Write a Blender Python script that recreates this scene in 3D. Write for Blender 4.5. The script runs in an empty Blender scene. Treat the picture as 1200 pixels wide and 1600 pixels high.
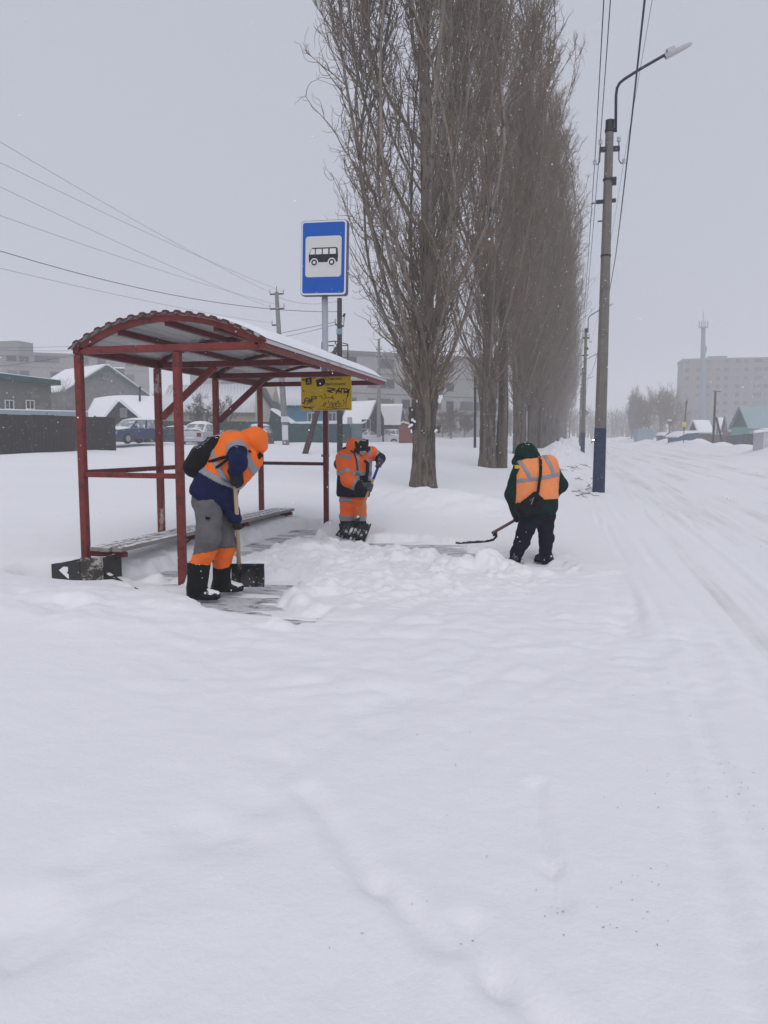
import bpy, math, random
import numpy as np
from mathutils import Vector
R = math.radians
scene = bpy.context.scene
col = scene.collection
random.seed(7); rng = np.random.default_rng(7)

# ------------------------------------------------------------------ camera
FPX, PITCH, YAW, CAMZ = 1218.28, math.atan((800 - 680.26) / 1218.28), 0.2409, 1.6
cam = bpy.data.cameras.new('camera'); cam_ob = bpy.data.objects.new('camera', cam); col.objects.link(cam_ob)
cam.sensor_fit = 'VERTICAL'; cam.sensor_height = 24.0; cam.lens = 24.0 * FPX / 1600.0
cam.clip_start = 0.05; cam.clip_end = 3000
cam_ob.location = (0, 0, CAMZ); cam_ob.rotation_euler = (math.pi / 2 - PITCH, 0, YAW)
scene.camera = cam_ob

# ------------------------------------------------------------------ sky and sun (overcast)
world = bpy.data.worlds.new('World'); scene.world = world; world.use_nodes = True
nt = world.node_tree; nt.nodes.clear()
sky = nt.nodes.new('ShaderNodeTexSky'); sky.sky_type = 'NISHITA'; sky.sun_disc = False
sky.sun_elevation = R(48); sky.sun_rotation = R(200); sky.dust_density = 6.0; sky.air_density = 1.0
mixw = nt.nodes.new('ShaderNodeMix'); mixw.data_type = 'RGBA'; mixw.inputs[0].default_value = 0.93
mixw.inputs[7].default_value = (5.30, 5.52, 6.35, 1)          # even grey cloud cover
bg = nt.nodes.new('ShaderNodeBackground'); bg.inputs[1].default_value = 0.1
ow = nt.nodes.new('ShaderNodeOutputWorld')
nt.links.new(sky.outputs[0], mixw.inputs[6]); nt.links.new(mixw.outputs[2], bg.inputs[0]); nt.links.new(bg.outputs[0], ow.inputs[0])
sun = bpy.data.lights.new('sun', 'SUN'); sun.energy = 1.0; sun.angle = R(50); sun.color = (1, 0.97, 0.95)
sun_ob = bpy.data.objects.new('sun', sun); col.objects.link(sun_ob)
sun_ob.rotation_euler = (R(42), 0, R(20))
scene.view_settings.view_transform = 'Standard'; scene.view_settings.look = 'None'
scene.view_settings.exposure = 0.0; scene.view_settings.gamma = 1.0; scene.view_settings.use_curve_mapping = False
scene.render.engine = 'CYCLES'
cy = scene.cycles
cy.max_bounces = 8; cy.diffuse_bounces = 4; cy.volume_bounces = 3; cy.transparent_max_bounces = 8
cy.use_denoising = True

# ------------------------------------------------------------------ pixel-of-the-photo to place helpers
FH = np.array([-math.sin(YAW), math.cos(YAW), 0.0]); RH = np.array([math.cos(YAW), math.sin(YAW), 0.0]); UP = np.array([0, 0, 1.0])
CP, SP = math.cos(PITCH), math.sin(PITCH)
def ray(px, py):
    return FH * CP - UP * SP + RH * ((px - 600) / FPX) + (FH * SP + UP * CP) * ((800 - py) / FPX)
def at(px, py, d):                  # point at horizontal distance d along the view
    r = ray(px, py); return np.array([0, 0, CAMZ]) + r * (d / float(r @ FH))
def at_y(px, py, Y):                # point on the vertical plane y = Y
    r = ray(px, py); return np.array([0, 0, CAMZ]) + r * (Y / r[1])
def at_z(px, py, z=0.0):            # point on the level z
    r = ray(px, py); return np.array([0, 0, CAMZ]) + r * ((z - CAMZ) / r[2])

# ------------------------------------------------------------------ materials
MATS = {}
def mat(name, c, rough=0.75, var=0.15, scale=6.0, bump=0.0, bscale=30.0, metal=0.0, snow=0.0, snow_scale=9.0, c2=None, c2_amt=0.0,
        c2_scale=5.0, stretch=(1, 1, 1), emit=0.0, spec=0.3, alpha=None, ncut=0.0):
    if name in MATS: return MATS[name]
    m = bpy.data.materials.new(name); m.use_nodes = True; t = m.node_tree; N = t.nodes; L = t.links
    b = N['Principled BSDF']; b.inputs['Roughness'].default_value = rough; b.inputs['Metallic'].default_value = metal
    b.inputs['Specular IOR Level'].default_value = spec
    tc = N.new('ShaderNodeTexCoord'); mp = N.new('ShaderNodeMapping'); mp.inputs['Scale'].default_value = stretch
    L.new(tc.outputs['Object'], mp.inputs[0])
    n1 = N.new('ShaderNodeTexNoise'); n1.inputs['Scale'].default_value = scale; n1.inputs['Detail'].default_value = 6
    n1.inputs['Roughness'].default_value = 0.65; L.new(mp.outputs[0], n1.inputs['Vector'])
    def mixc(fac, a, bb):
        x = N.new('ShaderNodeMix'); x.data_type = 'RGBA'
        for s, v in ((0, fac), (6, a), (7, bb)):
            if hasattr(v, 'is_linked') or isinstance(v, bpy.types.NodeSocket): L.new(v, x.inputs[s])
            else: x.inputs[s].default_value = v if s == 0 else (*v, 1)
        return x.outputs[2]
    lo = tuple(max(0, v * (1 - 2 * var)) for v in c); hi = tuple(min(1, v * (1 + 2 * var)) for v in c)
    out = mixc(n1.outputs['Fac'], lo, hi)
    if c2 is not None:
        n2 = N.new('ShaderNodeTexNoise'); n2.inputs['Scale'].default_value = c2_scale; n2.inputs['Detail'].default_value = 8
        n2.inputs['Roughness'].default_value = 0.7; L.new(mp.outputs[0], n2.inputs['Vector'])
        r2 = N.new('ShaderNodeMapRange'); r2.interpolation_type = 'SMOOTHSTEP'
        r2.inputs[1].default_value = 0.70 - 0.35 * c2_amt; r2.inputs[2].default_value = 0.76 - 0.30 * c2_amt
        L.new(n2.outputs['Fac'], r2.inputs[0]); out = mixc(r2.outputs[0], out, c2)
    if snow > 0:
        g = N.new('ShaderNodeNewGeometry'); sx = N.new('ShaderNodeSeparateXYZ'); L.new(g.outputs['Normal'], sx.inputs[0])
        n3 = N.new('ShaderNodeTexNoise'); n3.inputs['Scale'].default_value = snow_scale; n3.inputs['Detail'].default_value = 5
        L.new(tc.outputs['Object'], n3.inputs['Vector'])
        a = N.new('ShaderNodeMath'); a.operation = 'MULTIPLY_ADD'; L.new(sx.outputs[2], a.inputs[0]); a.inputs[1].default_value = 0.45
        L.new(n3.outputs['Fac'], a.inputs[2])
        r3 = N.new('ShaderNodeMapRange'); r3.interpolation_type = 'SMOOTHSTEP'
        r3.inputs[1].default_value = 1.0 - 0.5 * snow; r3.inputs[2].default_value = 1.07 - 0.5 * snow
        L.new(a.outputs[0], r3.inputs[0]); out = mixc(r3.outputs[0], out, (0.82, 0.83, 0.86))
    L.new(out, b.inputs['Base Color'])
    if bump > 0:
        n4 = N.new('ShaderNodeTexNoise'); n4.inputs['Scale'].default_value = bscale; n4.inputs['Detail'].default_value = 6
        L.new(mp.outputs[0], n4.inputs['Vector'])
        bp = N.new('ShaderNodeBump'); bp.inputs['Strength'].default_value = bump; bp.inputs['Distance'].default_value = 0.02
        L.new(n4.outputs['Fac'], bp.inputs['Height']); L.new(bp.outputs[0], b.inputs['Normal'])
    if emit > 0:
        b.inputs['Emission Color'].default_value = (*c, 1); b.inputs['Emission Strength'].default_value = emit
    MATS[name] = m; return m

# ------------------------------------------------------------------ object helpers
def tag(o, label=None, cat=None, group=None, kind=None):
    if label: o['label'] = label
    if cat: o['category'] = cat
    if group: o['group'] = group
    if kind: o['kind'] = kind
    return o
def empty(name, loc, label, cat, group=None):
    o = bpy.data.objects.new(name, None); col.objects.link(o); o.location = loc; o.empty_display_size = 0.2
    o.rotation_euler = (0, 0, 0); return tag(o, label, cat, group)
def origin_of(o):
    v = Vector((0, 0, 0))
    while o is not None: v += o.location; o = o.parent
    return v
def mesh_ob(name, V, F, m, parent=None, smooth=False, origin=None):
    V = np.asarray(V, dtype=np.float64).reshape(-1, 3)
    base = np.array(origin_of(parent)) if parent is not None else np.zeros(3)
    loc = np.zeros(3)
    if origin is not None: loc = np.asarray(origin, float) - base
    me = bpy.data.meshes.new(name)
    VV = V - base - loc
    if isinstance(F, np.ndarray):
        n, k = F.shape
        me.vertices.add(len(VV)); me.vertices.foreach_set('co', VV.ravel())
        me.loops.add(n * k); me.loops.foreach_set('vertex_index', F.ravel().astype(np.int32))
        me.polygons.add(n); me.polygons.foreach_set('loop_start', np.arange(0, n * k, k, dtype=np.int32))
        me.update(calc_edges=True)
    else:
        me.from_pydata(VV.tolist(), [], F)
    if smooth: me.polygons.foreach_set('use_smooth', np.ones(len(me.polygons), dtype=bool))
    ms = m if isinstance(m, (list, tuple)) else [m]
    for x in ms: me.materials.append(x)
    o = bpy.data.objects.new(name, me); col.objects.link(o); o.parent = parent; o.location = loc
    return o
def copy_tree(o, parent=None):
    c = o.copy(); col.objects.link(c); c.parent = parent
    for ch in list(o.children): copy_tree(ch, c)
    return c
def frame_of(d, up=(0, 0, 1)):
    d = np.asarray(d, float); d = d / np.linalg.norm(d); up = np.asarray(up, float)
    if abs(d @ up) > 0.97: up = np.array([1.0, 0, 0])
    s = np.cross(d, up); s /= np.linalg.norm(s); return d, s, np.cross(s, d)
class MB:
    def __init__(s): s.V = []; s.F = []
    def add(s, V, F):
        o = len(s.V); s.V.extend([tuple(map(float, v)) for v in V]); s.F.extend([tuple(int(i) + o for i in f) for f in F]); return s
    def box(s, c, size, yaw=0.0):
        x, y, z = (v / 2 for v in size); ca, sa = math.cos(yaw), math.sin(yaw); V = []
        for dz in (-z, z):
            for dx, dy in ((-x, -y), (x, -y), (x, y), (-x, y)):
                V.append((c[0] + dx * ca - dy * sa, c[1] + dx * sa + dy * ca, c[2] + dz))
        return s.add(V, [(0, 3, 2, 1), (4, 5, 6, 7), (0, 1, 5, 4), (1, 2, 6, 5), (2, 3, 7, 6), (3, 0, 4, 7)])
    def beam(s, a, b, w, h, up=(0, 0, 1)):      # a bar of section w x h from a to b
        a = np.asarray(a, float); b = np.asarray(b, float); d, sd, u = frame_of(b - a, up); V = []
        for p in (a, b):
            for i, j in ((-1, -1), (1, -1), (1, 1), (-1, 1)): V.append(p + sd * (i * w / 2) + u * (j * h / 2))
        return s.add(V, [(0, 1, 2, 3), (7, 6, 5, 4), (0, 4, 5, 1), (1, 5, 6, 2), (2, 6, 7, 3), (3, 7, 4, 0)])
    def tube(s, P, rad, n=6, cap=True):
        P = [np.asarray(p, float) for p in P]; k = len(P); rad = rad if hasattr(rad, '__len__') else [rad] * k; V = []; F = []
        T = [P[min(i + 1, k - 1)] - P[max(i - 1, 0)] for i in range(k)]
        _, sd, u = frame_of(T[0])
        for i in range(k):
            d = T[i] / (np.linalg.norm(T[i]) + 1e-9); sd = sd - d * (sd @ d); sd /= np.linalg.norm(sd); u = np.cross(d, sd)
            for j in range(n):
                a = 2 * math.pi * j / n; V.append(P[i] + (sd * math.cos(a) + u * math.sin(a)) * rad[i])
        for i in range(k - 1):
            for j in range(n): F.append((i * n + j, i * n + (j + 1) % n, (i + 1) * n + (j + 1) % n, (i + 1) * n + j))
        if cap: F.append(tuple(range(n))[::-1]); F.append(tuple((k - 1) * n + j for j in range(n)))
        return s.add(V, F)
    def lathe(s, c, prof, n=12, axis=(0, 0, 1)):   # prof: (radius, distance along the axis)
        d, sd, u = frame_of(axis); c = np.asarray(c, float)
        V = [c + d * t + (sd * math.cos(2 * math.pi * j / n) + u * math.sin(2 * math.pi * j / n)) * r for r, t in prof for j in range(n)]
        F = [(i * n + j, i * n + (j + 1) % n, (i + 1) * n + (j + 1) % n, (i + 1) * n + j) for i in range(len(prof) - 1) for j in range(n)]
        F.append(tuple(range(n))[::-1]); F.append(tuple((len(prof) - 1) * n + j for j in range(n)))
        return s.add(V, F)
    def prism(s, poly, ext):                     # planar polygon (3-D points) extruded by vector ext
        P = [np.asarray(p, float) for p in poly]; e = np.asarray(ext, float); n = len(P)
        F = [tuple(range(n))[::-1], tuple(range(n, 2 * n))] + [(i, (i + 1) % n, n + (i + 1) % n, n + i) for i in range(n)]
        return s.add(P + [p + e for p in P], F)
    def build(s, name, m, parent=None, smooth=False, origin=None):
        return mesh_ob(name, s.V, s.F, m, parent, smooth, origin)
def bevel(o, w=0.008, seg=2):
    b = o.modifiers.new('bevel', 'BEVEL'); b.width = w; b.segments = seg; b.limit_method = 'ANGLE'; return o

# ------------------------------------------------------------------ noise
LAT = rng.random((256, 256)); LAT3 = rng.random((32, 32, 32))
def vnoise(x, y):
    xi = np.floor(x).astype(int); yi = np.floor(y).astype(int); fx = x - xi; fy = y - yi
    fx = fx * fx * fx * (fx * (6 * fx - 15) + 10); fy = fy * fy * fy * (fy * (6 * fy - 15) + 10)
    a = LAT[xi % 256, yi % 256]; b = LAT[(xi + 1) % 256, yi % 256]; c = LAT[xi % 256, (yi + 1) % 256]; d = LAT[(xi + 1) % 256, (yi + 1) % 256]
    return (a * (1 - fx) + b * fx) * (1 - fy) + (c * (1 - fx) + d * fx) * fy - 0.5
def fbm(x, y, o=4, g=0.5):
    s = 0; a = 1.0
    for i in range(o): s = s + a * vnoise(x * 2 ** i + 17.3 * i, y * 2 ** i + 9.1 * i); a *= g
    return s
def noise3(P):
    I = np.floor(P).astype(int); f = P - I; f = f * f * (3 - 2 * f); s = 0
    for dx in (0, 1):
        for dy in (0, 1):
            for dz in (0, 1):
                w = (f[..., 0] if dx else 1 - f[..., 0]) * (f[..., 1] if dy else 1 - f[..., 1]) * (f[..., 2] if dz else 1 - f[..., 2])
                s = s + w * LAT3[(I[..., 0] + dx) % 32, (I[..., 1] + dy) % 32, (I[..., 2] + dz) % 32]
    return s - 0.5
def sstep(t): t = np.clip(t, 0, 1); return t * t * (3 - 2 * t)

# ------------------------------------------------------------------ haze material, snow material
def snow_material(name, dirt=0.0, tint=(0.87, 0.875, 0.90)):
    m = bpy.data.materials.new(name); m.use_nodes = True; t = m.node_tree; N = t.nodes; L = t.links
    b = N['Principled BSDF']; b.inputs['Roughness'].default_value = 0.7; b.inputs['Specular IOR Level'].default_value = 0.2
    tc = N.new('ShaderNodeTexCoord')
    def noise(sc, det=6, vec=None, rough=0.6):
        n = N.new('ShaderNodeTexNoise'); n.inputs['Scale'].default_value = sc; n.inputs['Detail'].default_value = det
        n.inputs['Roughness'].default_value = rough; L.new(vec or tc.outputs['Object'], n.inputs['Vector']); return n.outputs['Fac']
    def mix(f, a, c):
        x = N.new('ShaderNodeMix'); x.data_type = 'RGBA'
        for s, v in ((0, f), (6, a), (7, c)):
            if isinstance(v, bpy.types.NodeSocket): L.new(v, x.inputs[s])
            else: x.inputs[s].default_value = v if s == 0 else (*v, 1)
        return x.outputs[2]
    def rng_(f, lo, hi, a=0.0, c=1.0):
        r = N.new('ShaderNodeMapRange'); r.interpolation_type = 'SMOOTHSTEP'
        for i, v in ((1, lo), (2, hi), (3, a), (4, c)): r.inputs[i].default_value = v
        L.new(f, r.inputs[0]); return r.outputs[0]
    out = mix(noise(0.9), tuple(v * 0.965 for v in tint), tint)
    # sparse grime flecks
    fl = rng_(noise(23, 3), 0.715, 0.76, 0, 0.35)
    fm = rng_(noise(1.3, 3), 0.5, 0.68)
    mm = N.new('ShaderNodeMath'); mm.operation = 'MULTIPLY'; L.new(fl, mm.inputs[0]); L.new(fm, mm.inputs[1])
    out = mix(mm.outputs[0], out, (0.42, 0.40, 0.40))
    if dirt > 0:
        mp = N.new('ShaderNodeMapping'); mp.inputs['Scale'].default_value = (1.0, 0.045, 1); L.new(tc.outputs['Object'], mp.inputs[0])
        s1 = rng_(noise(1.15, 5, mp.outputs[0], 0.7), 0.44, 0.66, 0, dirt)
        s2 = rng_(noise(0.35, 4), 0.35, 0.6, 0.25, 1.0)
        q = N.new('ShaderNodeMath'); q.operation = 'MULTIPLY'; L.new(s1, q.inputs[0]); L.new(s2, q.inputs[1])
        out = mix(q.outputs[0], out, (0.47, 0.42, 0.39))
    L.new(out, b.inputs['Base Color'])
    bp = N.new('ShaderNodeBump'); bp.inputs['Strength'].default_value = 0.22; bp.inputs['Distance'].default_value = 0.02
    hsum = N.new('ShaderNodeMath'); hsum.operation = 'MULTIPLY_ADD'
    L.new(noise(9, 8), hsum.inputs[0]); hsum.inputs[1].default_value = 3.0; L.new(noise(48, 5), hsum.inputs[2])
    L.new(hsum.outputs[0], bp.inputs['Height']); L.new(bp.outputs[0], b.inputs['Normal'])
    return m
SNOW = snow_material('snow'); ROADSNOW = snow_material('road_snow', 0.5)
SNOWCAP = mat('snow_cap', (0.84, 0.85, 0.885), 0.8, 0.02, 2, 0.4, 8)
# ================================================================== TERRAIN
def seg_d(x, y, a, b):
    ax, ay = a; bx, by = b; dx, dy = bx - ax, by - ay
    t = np.clip(((x - ax) * dx + (y - ay) * dy) / (dx * dx + dy * dy), 0, 1)
    return np.hypot(x - ax - t * dx, y - ay - t * dy), t
def ell(x, y, c, rx, ry, ang=0.0):
    ca, sa = math.cos(ang), math.sin(ang); u = (x - c[0]) * ca + (y - c[1]) * sa; v = -(x - c[0]) * sa + (y - c[1]) * ca
    return np.hypot(u / rx, v / ry)
Z2 = lambda px, py, z=0.05: tuple(at_z(px, py, z)[:2])
# swept strips and cleared patches, as (from, to, half width)
CLEAR = [(Z2(250, 915), Z2(470, 962), .36), (Z2(330, 945), Z2(465, 975), .30), ((-4.45, 7.9), (-4.3, 12.2), .42), (Z2(395, 930), Z2(440, 912), .30),
         ((-3.9, 11.0), Z2(700, 858), .42), (Z2(690, 858), Z2(855, 884), .46), (Z2(560, 845), Z2(690, 850), .36)]
MOUND = [(Z2(545, 905), .75, .55, .12), (Z2(478, 880), .45, .6, .16), (Z2(650, 800), 1.5, 1.0, .30), (Z2(745, 805), 1.3, 1.1, .17), (Z2(615, 920), 1.0, .5, .05), (Z2(700, 910), .9, .35, .04),
         (Z2(900, 760), .9, 1.5, .15), (Z2(560, 780), 1.5, 1.2, .15)]
LUMPS = [(Z2(p, q), r, h) for p, q, r, h in ((700, 880, .16, .10), (735, 886, .2, .15), (760, 888, .17, .13), (790, 884, .2, .17), (812, 893, .14, .08), (667, 872, .16, .10),
         (640, 875, .18, .08), (845, 898, .14, .06), (465, 938, .17, .09), (500, 925, .2, .12), (440, 988, .12, .05), (480, 950, .12, .06), (420, 985, .10, .04), (530, 850, .2, .1))]
FURROW = [(Z2(488, 1235, .12), Z2(600, 1380, .12), .05, .026), (Z2(600, 1380, .12), Z2(700, 1470, .12), .045, .026), (Z2(735, 1435, .12), Z2(770, 1510, .12), .045, .032),
          (Z2(770, 1510, .12), Z2(930, 1650, .12), .05, .03), (Z2(842, 1215, .12), Z2(852, 1340, .12), .035, .022), (Z2(852, 1340, .12), Z2(872, 1400, .12), .035, .02),
          (Z2(985, 1000, .05), Z2(965, 900, .05), .12, .02), (Z2(985, 1000, .05), Z2(975, 960, .05), .1, .02), (Z2(1100, 1100, .05), Z2(1085, 1000, .05), .1, .015)]
STEPS = [(Z2(p, q, .12), r, h) for p, q, r, h in ((348, 1300, .13, .04), (20, 1452, .16, .05), (60, 1440, .13, .03), (590, 1128, .12, .03), (430, 1175, .13, .02),
         (250, 1345, .14, .02), (160, 1390, .13, .025), (100, 965, .13, .05), (85, 975, .12, .03), (230, 960, .12, .03), (410, 1240, .12, .02), (500, 1500, .2, .012), (640, 1080, .2, .02))]
PTH_D = [0, 12, 30, 42, 50, 60, 100, 200, 400, 900]; PTH_Z = [.13, .2, .36, .66, .98, 1.04, 1.15, 1.4, 1.9, 2.6]
ROAD_L, ROAD_R = 0.95, 11.3
LOW = [(Z2(552, 838, .03), .50, .55, .015), (Z2(122, 905, .08), .75, .55, .06), (Z2(190, 912, .05), .45, .30, .03), (Z2(240, 935, .05), .4, .22, .02)]
def clear_mask(x, y):
    m = np.zeros_like(x); w = fbm(x * 1.7, y * 1.7, 3) * .32 + fbm(x * 6, y * 6, 2) * .12
    for a, b, r in CLEAR:
        d, _ = seg_d(x, y, a, b); m = np.maximum(m, 1 - sstep((d + w * .8 - r * .72) / (r * .5)))
    return m
def road_base(x, y): return np.interp(y, [-20, 90, 160, 300, 800], [0.03, 0.0, .12, .45, 1.4])
def terrain(x, y):
    s = -0.2386 * x + 0.971 * y
    left = np.interp(s, PTH_D, PTH_Z) + fbm(x * .12, y * .12, 3) * .28 * sstep((s - 18) / 20) + fbm(x * .5 + 5, y * .5, 3) * .10 * sstep((s - 12) / 12) + fbm(x * .45, y * .45, 3) * .025
    rb = road_base(x, y)
    # pavement side
    z = left * sstep((-1.0 - x) / 4.5) + (.07 + rb) * (1 - sstep((-1.0 - x) / 4.5))
    # ridge of cleared snow between trees and lamp posts
    amp = np.interp(y, [14, 20, 32, 50, 80, 200], [0, .16, .42, .80, .8, .6])
    z = z + amp * np.exp(-((x + 1.0) / 1.25) ** 2) * (1 + .7 * fbm(x * 1.1, y * .7, 4) + .55 * np.abs(fbm(x * 2.6, y * 1.9, 3)) * sstep((y - 24) / 6))
    # road and its far bank
    rd = sstep((x - 0.6) / 1.6) * (1 - sstep((x - ROAD_R + .6) / 1.6))
    z = z * (1 - rd) + rd * (rb + fbm(x * .9, y * .06, 3) * .05 + fbm(x * 3.1, y * .10, 2) * .02)
    bank = np.exp(-((x - 14.3) / 1.9) ** 2) * (.62 + .9 * fbm(x * .15 + 3, y * .13, 3)) * sstep((y - 8) / 20)
    far = sstep((x - 11.5) / 3.0)
    z = z * (1 - far) + far * (rb + .15 + fbm(x * .1, y * .1, 2) * .3) + bank
    near = 1 - sstep((s - 18) / 10)
    # foreground drift on the left of the shelter entrance
    z = z + near * .06 * (1 - sstep((x + 3.6) / 1.3)) * (1 - sstep((y - 6.0) / .8))
    z = z + near * .06 * (1 - sstep((x + 5.3) / .6)) * sstep((y - 6) / 2) 
    if np.isscalar(near) or True:
        m = clear_mask(x, y) * near
        z = z * (1 - m) + m * (-.008 + fbm(x * 1.3, y * 6.0, 4) * .05)
        dist = 1 - sstep((ell(x, y, Z2(575, 885), 3.0, 2.7) - .5) / .6)
        for c, rx, ry, h in MOUND: z = z + (1 - .8 * m) * h * np.exp(-ell(x, y, c, rx, ry) ** 2 * 1.3) * (1 + .5 * fbm(x * 2.3, y * 2.3, 3))
        wob0 = fbm(x * 1.3 + 5, y * 1.3, 3) * .2
        ch = np.abs(fbm(x * 3.1, y * 3.1, 3)) * .055 + np.abs(fbm(x * 8, y * 8, 3)) * .035 + fbm(x * 19, y * 19, 2) * .014 + np.clip(fbm(x * 4.6 + 20, y * 4.6, 3) - .17, 0, .25) * .22 + np.clip(fbm(x * 10 + 3, y * 10 + 8, 2) - .2, 0, .2) * .14
        z = z + near * dist * (1 - m) * (ch * .8 - .055)
        d2 = 1 - sstep((ell(x, y, Z2(640, 1000), 3.2, 2.3) - .5) / .6)
        z = z + near * d2 * (1 - m) * (1 - dist) * (np.abs(fbm(x * 2.4 + 7, y * 2.4, 4)) * .05 - .015)
        d3 = np.exp(-ell(x, y, Z2(60, 950, .15), 1.5, .6) ** 2)
        z = z + d3 * (.06 + fbm(x * 2.2, y * 2.2, 4) * .10)
        tr = [seg_d(x + wob0, y, Z2(600, 1100), Z2(330, 1300))[0], seg_d(x + wob0, y, Z2(330, 1300), Z2(-20, 1460))[0]]
        z = z - np.exp(-(np.minimum(*tr) / .16) ** 2) * (.012 + .03 * np.abs(fbm(x * 3.4, y * 3.4, 3)))
        edge = 4 * m * (1 - m)
        z = z + near * edge * np.abs(fbm(x * 4.4 + 3, y * 4.4, 3)) * .09
        for c, r, h in LUMPS:
            e = ell(x, y, c, r * (1 + .3 * math.sin(c[0] * 40)), r * .8, c[1] * 9); e = e + fbm(x * 7, y * 7, 3) * .5; z = z + h * .8 * np.sqrt(np.clip(1 - (e * .8) ** 2, 0, 1))
        wob = fbm(x * 1.6, y * 1.6, 3) * .09
        for a, b, w, h in FURROW:
            d, t = seg_d(x + wob, y - wob, a, b); z = z - h * np.exp(-(d / w) ** 2) + h * .2 * np.exp(-((d - 2.0 * w) / w) ** 2)
        for c, r, h in STEPS:
            e = ell(x, y, c, r, r * 1.3, 1.0); z = z - h * .6 * np.exp(-e ** 2 * 1.4) * (1 + fbm(x * 9, y * 9, 2)) + h * .12 * np.exp(-((e - 1.6) / .5) ** 2)
        z = z + near * (fbm(x * .9 + 40, y * .9, 3) * .014 + fbm(x * 5 + 9, y * 5, 3) * .007) * (1 - .7 * m)
    tm = sstep((y + 2) / 3) * (1 - sstep((y - 16) / 14)) 
    for i, (c, w, h) in enumerate(((.40, .045, .016), (.56, .04, .014), (.98, .055, .013), (1.50, .05, .012), (1.95, .06, .018), (2.12, .05, .016), (2.9, .08, .016), (-.35, .06, .008))):
        xx = x - c - .14 * np.sin(y * .22 + i * .5) - .03 * np.sin(y * .9 + i); z = z - tm * h * (np.exp(-(xx / w) ** 2) - .45 * np.exp(-((np.abs(xx) - 2 * w) / w) ** 2)) * (.65 + 1.2 * fbm(x * 2 + i, y * .7, 2)) * (1 + .35 * np.sin(y * 60 + x * 20) * (w < .052))
    for c, rx, ry, zz in LOW:
        k = np.clip(1 - sstep((ell(x, y, c, rx, ry) - .6) / .5), 0, 1); z = z * (1 - k) + k * (zz + fbm(x * 4, y * 4, 3) * .02)
    return z
def T(x, y): return float(terrain(np.array([float(x)]), np.array([float(y)]))[0])

def axis(breaks):
    out = [breaks[0][0]]
    for (a, _), (b, st) in zip(breaks[:-1], breaks[1:]):
        n = max(1, int(round((b - a) / st))); out += [a + (b - a) * (i + 1) / n for i in range(n)]
    return np.array(out)
def grid(xs, ys, f):
    X, Y = np.meshgrid(xs, ys); Z = f(X.ravel(), Y.ravel()).reshape(X.shape)
    V = np.stack([X.ravel(), Y.ravel(), Z.ravel()], 1); nx, ny = len(xs), len(ys)
    i = np.arange(nx - 1)[None, :] + nx * np.arange(ny - 1)[:, None]; i = i.ravel()
    return V, np.stack([i, i + 1, i + 1 + nx, i + nx], 1)
xs = axis([(-420, 0), (-120, 15), (-45, 3), (-20, .8), (-8.5, .2), (-6.2, .06), (1.4, .026), (3.0, .06), (9, .15), (24, .5), (60, 3), (160, 10), (420, 30)])
ys = axis([(-30, 0), (-2, 4), (1.0, .15), (5.5, .034), (14.5, .028), (20, .10), (34, .25), (70, .8), (130, 3), (300, 12), (700, 40)])
V, F = grid(xs, ys, terrain)
o = mesh_ob('snow_ground', V, F, SNOW, None, True); tag(o, kind='structure')
# pavement slab under the shelter, scraped bare in streaks
o = MB().box((-3.4, 9.9, -.15), (5.6, 9.0, .3)).build('pavement', mat('pavement_slab', (.60, .61, .64), .8, .10, 3, .5, 40, c2=(.19, .185, .19), c2_amt=.52, c2_scale=2.6, stretch=(1.4, 4.0, 1))); tag(o, kind='structure')
# the road: trodden, rutted snow a little above the verge sheet
def road_h(x, y):
    e = np.minimum(x - ROAD_L, ROAD_R - x); lift = .012 - .06 * (1 - sstep(e / .5))
    rut = sum(np.exp(-((x - c + .25 * np.sin(y * .03 + c)) / .22) ** 2) for c in (3.0, 4.5, 6.7, 8.2)) * .03
    return terrain(x, y) + lift - rut * sstep((y - 3) / 8)
xr = axis([(ROAD_L, 0), (3.2, .03), (ROAD_R, .1)]); yr = axis([(-20, 0), (1.5, 1), (12, .05), (20, .12), (60, .4), (140, 1.5), (330, 8), (700, 40)])
V, F = grid(xr, yr, road_h); V[:, 2] += 0
o = mesh_ob('road', V, F, ROADSNOW, None, True); tag(o, kind='structure')

# ================================================================== HAZE (falling snow in the air)
hm = bpy.data.materials.new('haze'); hm.use_nodes = True; t = hm.node_tree; t.nodes.clear()
pv = t.nodes.new('ShaderNodeVolumePrincipled'); om = t.nodes.new('ShaderNodeOutputMaterial')
pv.inputs['Color'].default_value = (.96, .965, .985, 1); pv.inputs['Density'].default_value = 0.0025; pv.inputs['Anisotropy'].default_value = 0.0
t.links.new(pv.outputs[0], om.inputs['Volume'])
o = MB().box((0, 330, 22.0), (900, 800, 51.0)).build('haze', hm); tag(o, kind='stuff')
# ================================================================== BUS SHELTER
RUST = mat('red_paint', (.185, .034, .030), .55, .25, 7, .25, 60, c2=(.085, .026, .023), c2_amt=.5, c2_scale=15)
RUSTP = mat('red_paint_peeling', (.175, .032, .029), .6, .25, 7, .3, 60, c2=(.36, .30, .26), c2_amt=.52, c2_scale=6, stretch=(1, 1, .6))
DARKRED = mat('dark_red_paint', (.13, .022, .025), .55, .25, 7, .25, 60, c2=(.05, .02, .02), c2_amt=.5, c2_scale=7)
GALV = mat('galvanised_sheet', (.50, .505, .51), .5, .10, 3, .1, 20, metal=.1, c2=(.33, .29, .26), c2_amt=.42, c2_scale=3, stretch=(2.5, .25, 1))
WOODGREY = mat('weathered_wood', (.27, .255, .24), .85, .3, 5, .5, 30, stretch=(1, .12, 1), snow=.26, snow_scale=14)
SX, SY, SW, SWC = -5.224, 7.486, 2.134, 1.166
UA, UB, UD, UE = 0.0, 1.628, 3.284, 4.964
EAVE, SAG, TW = 2.506, .30, .075
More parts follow.
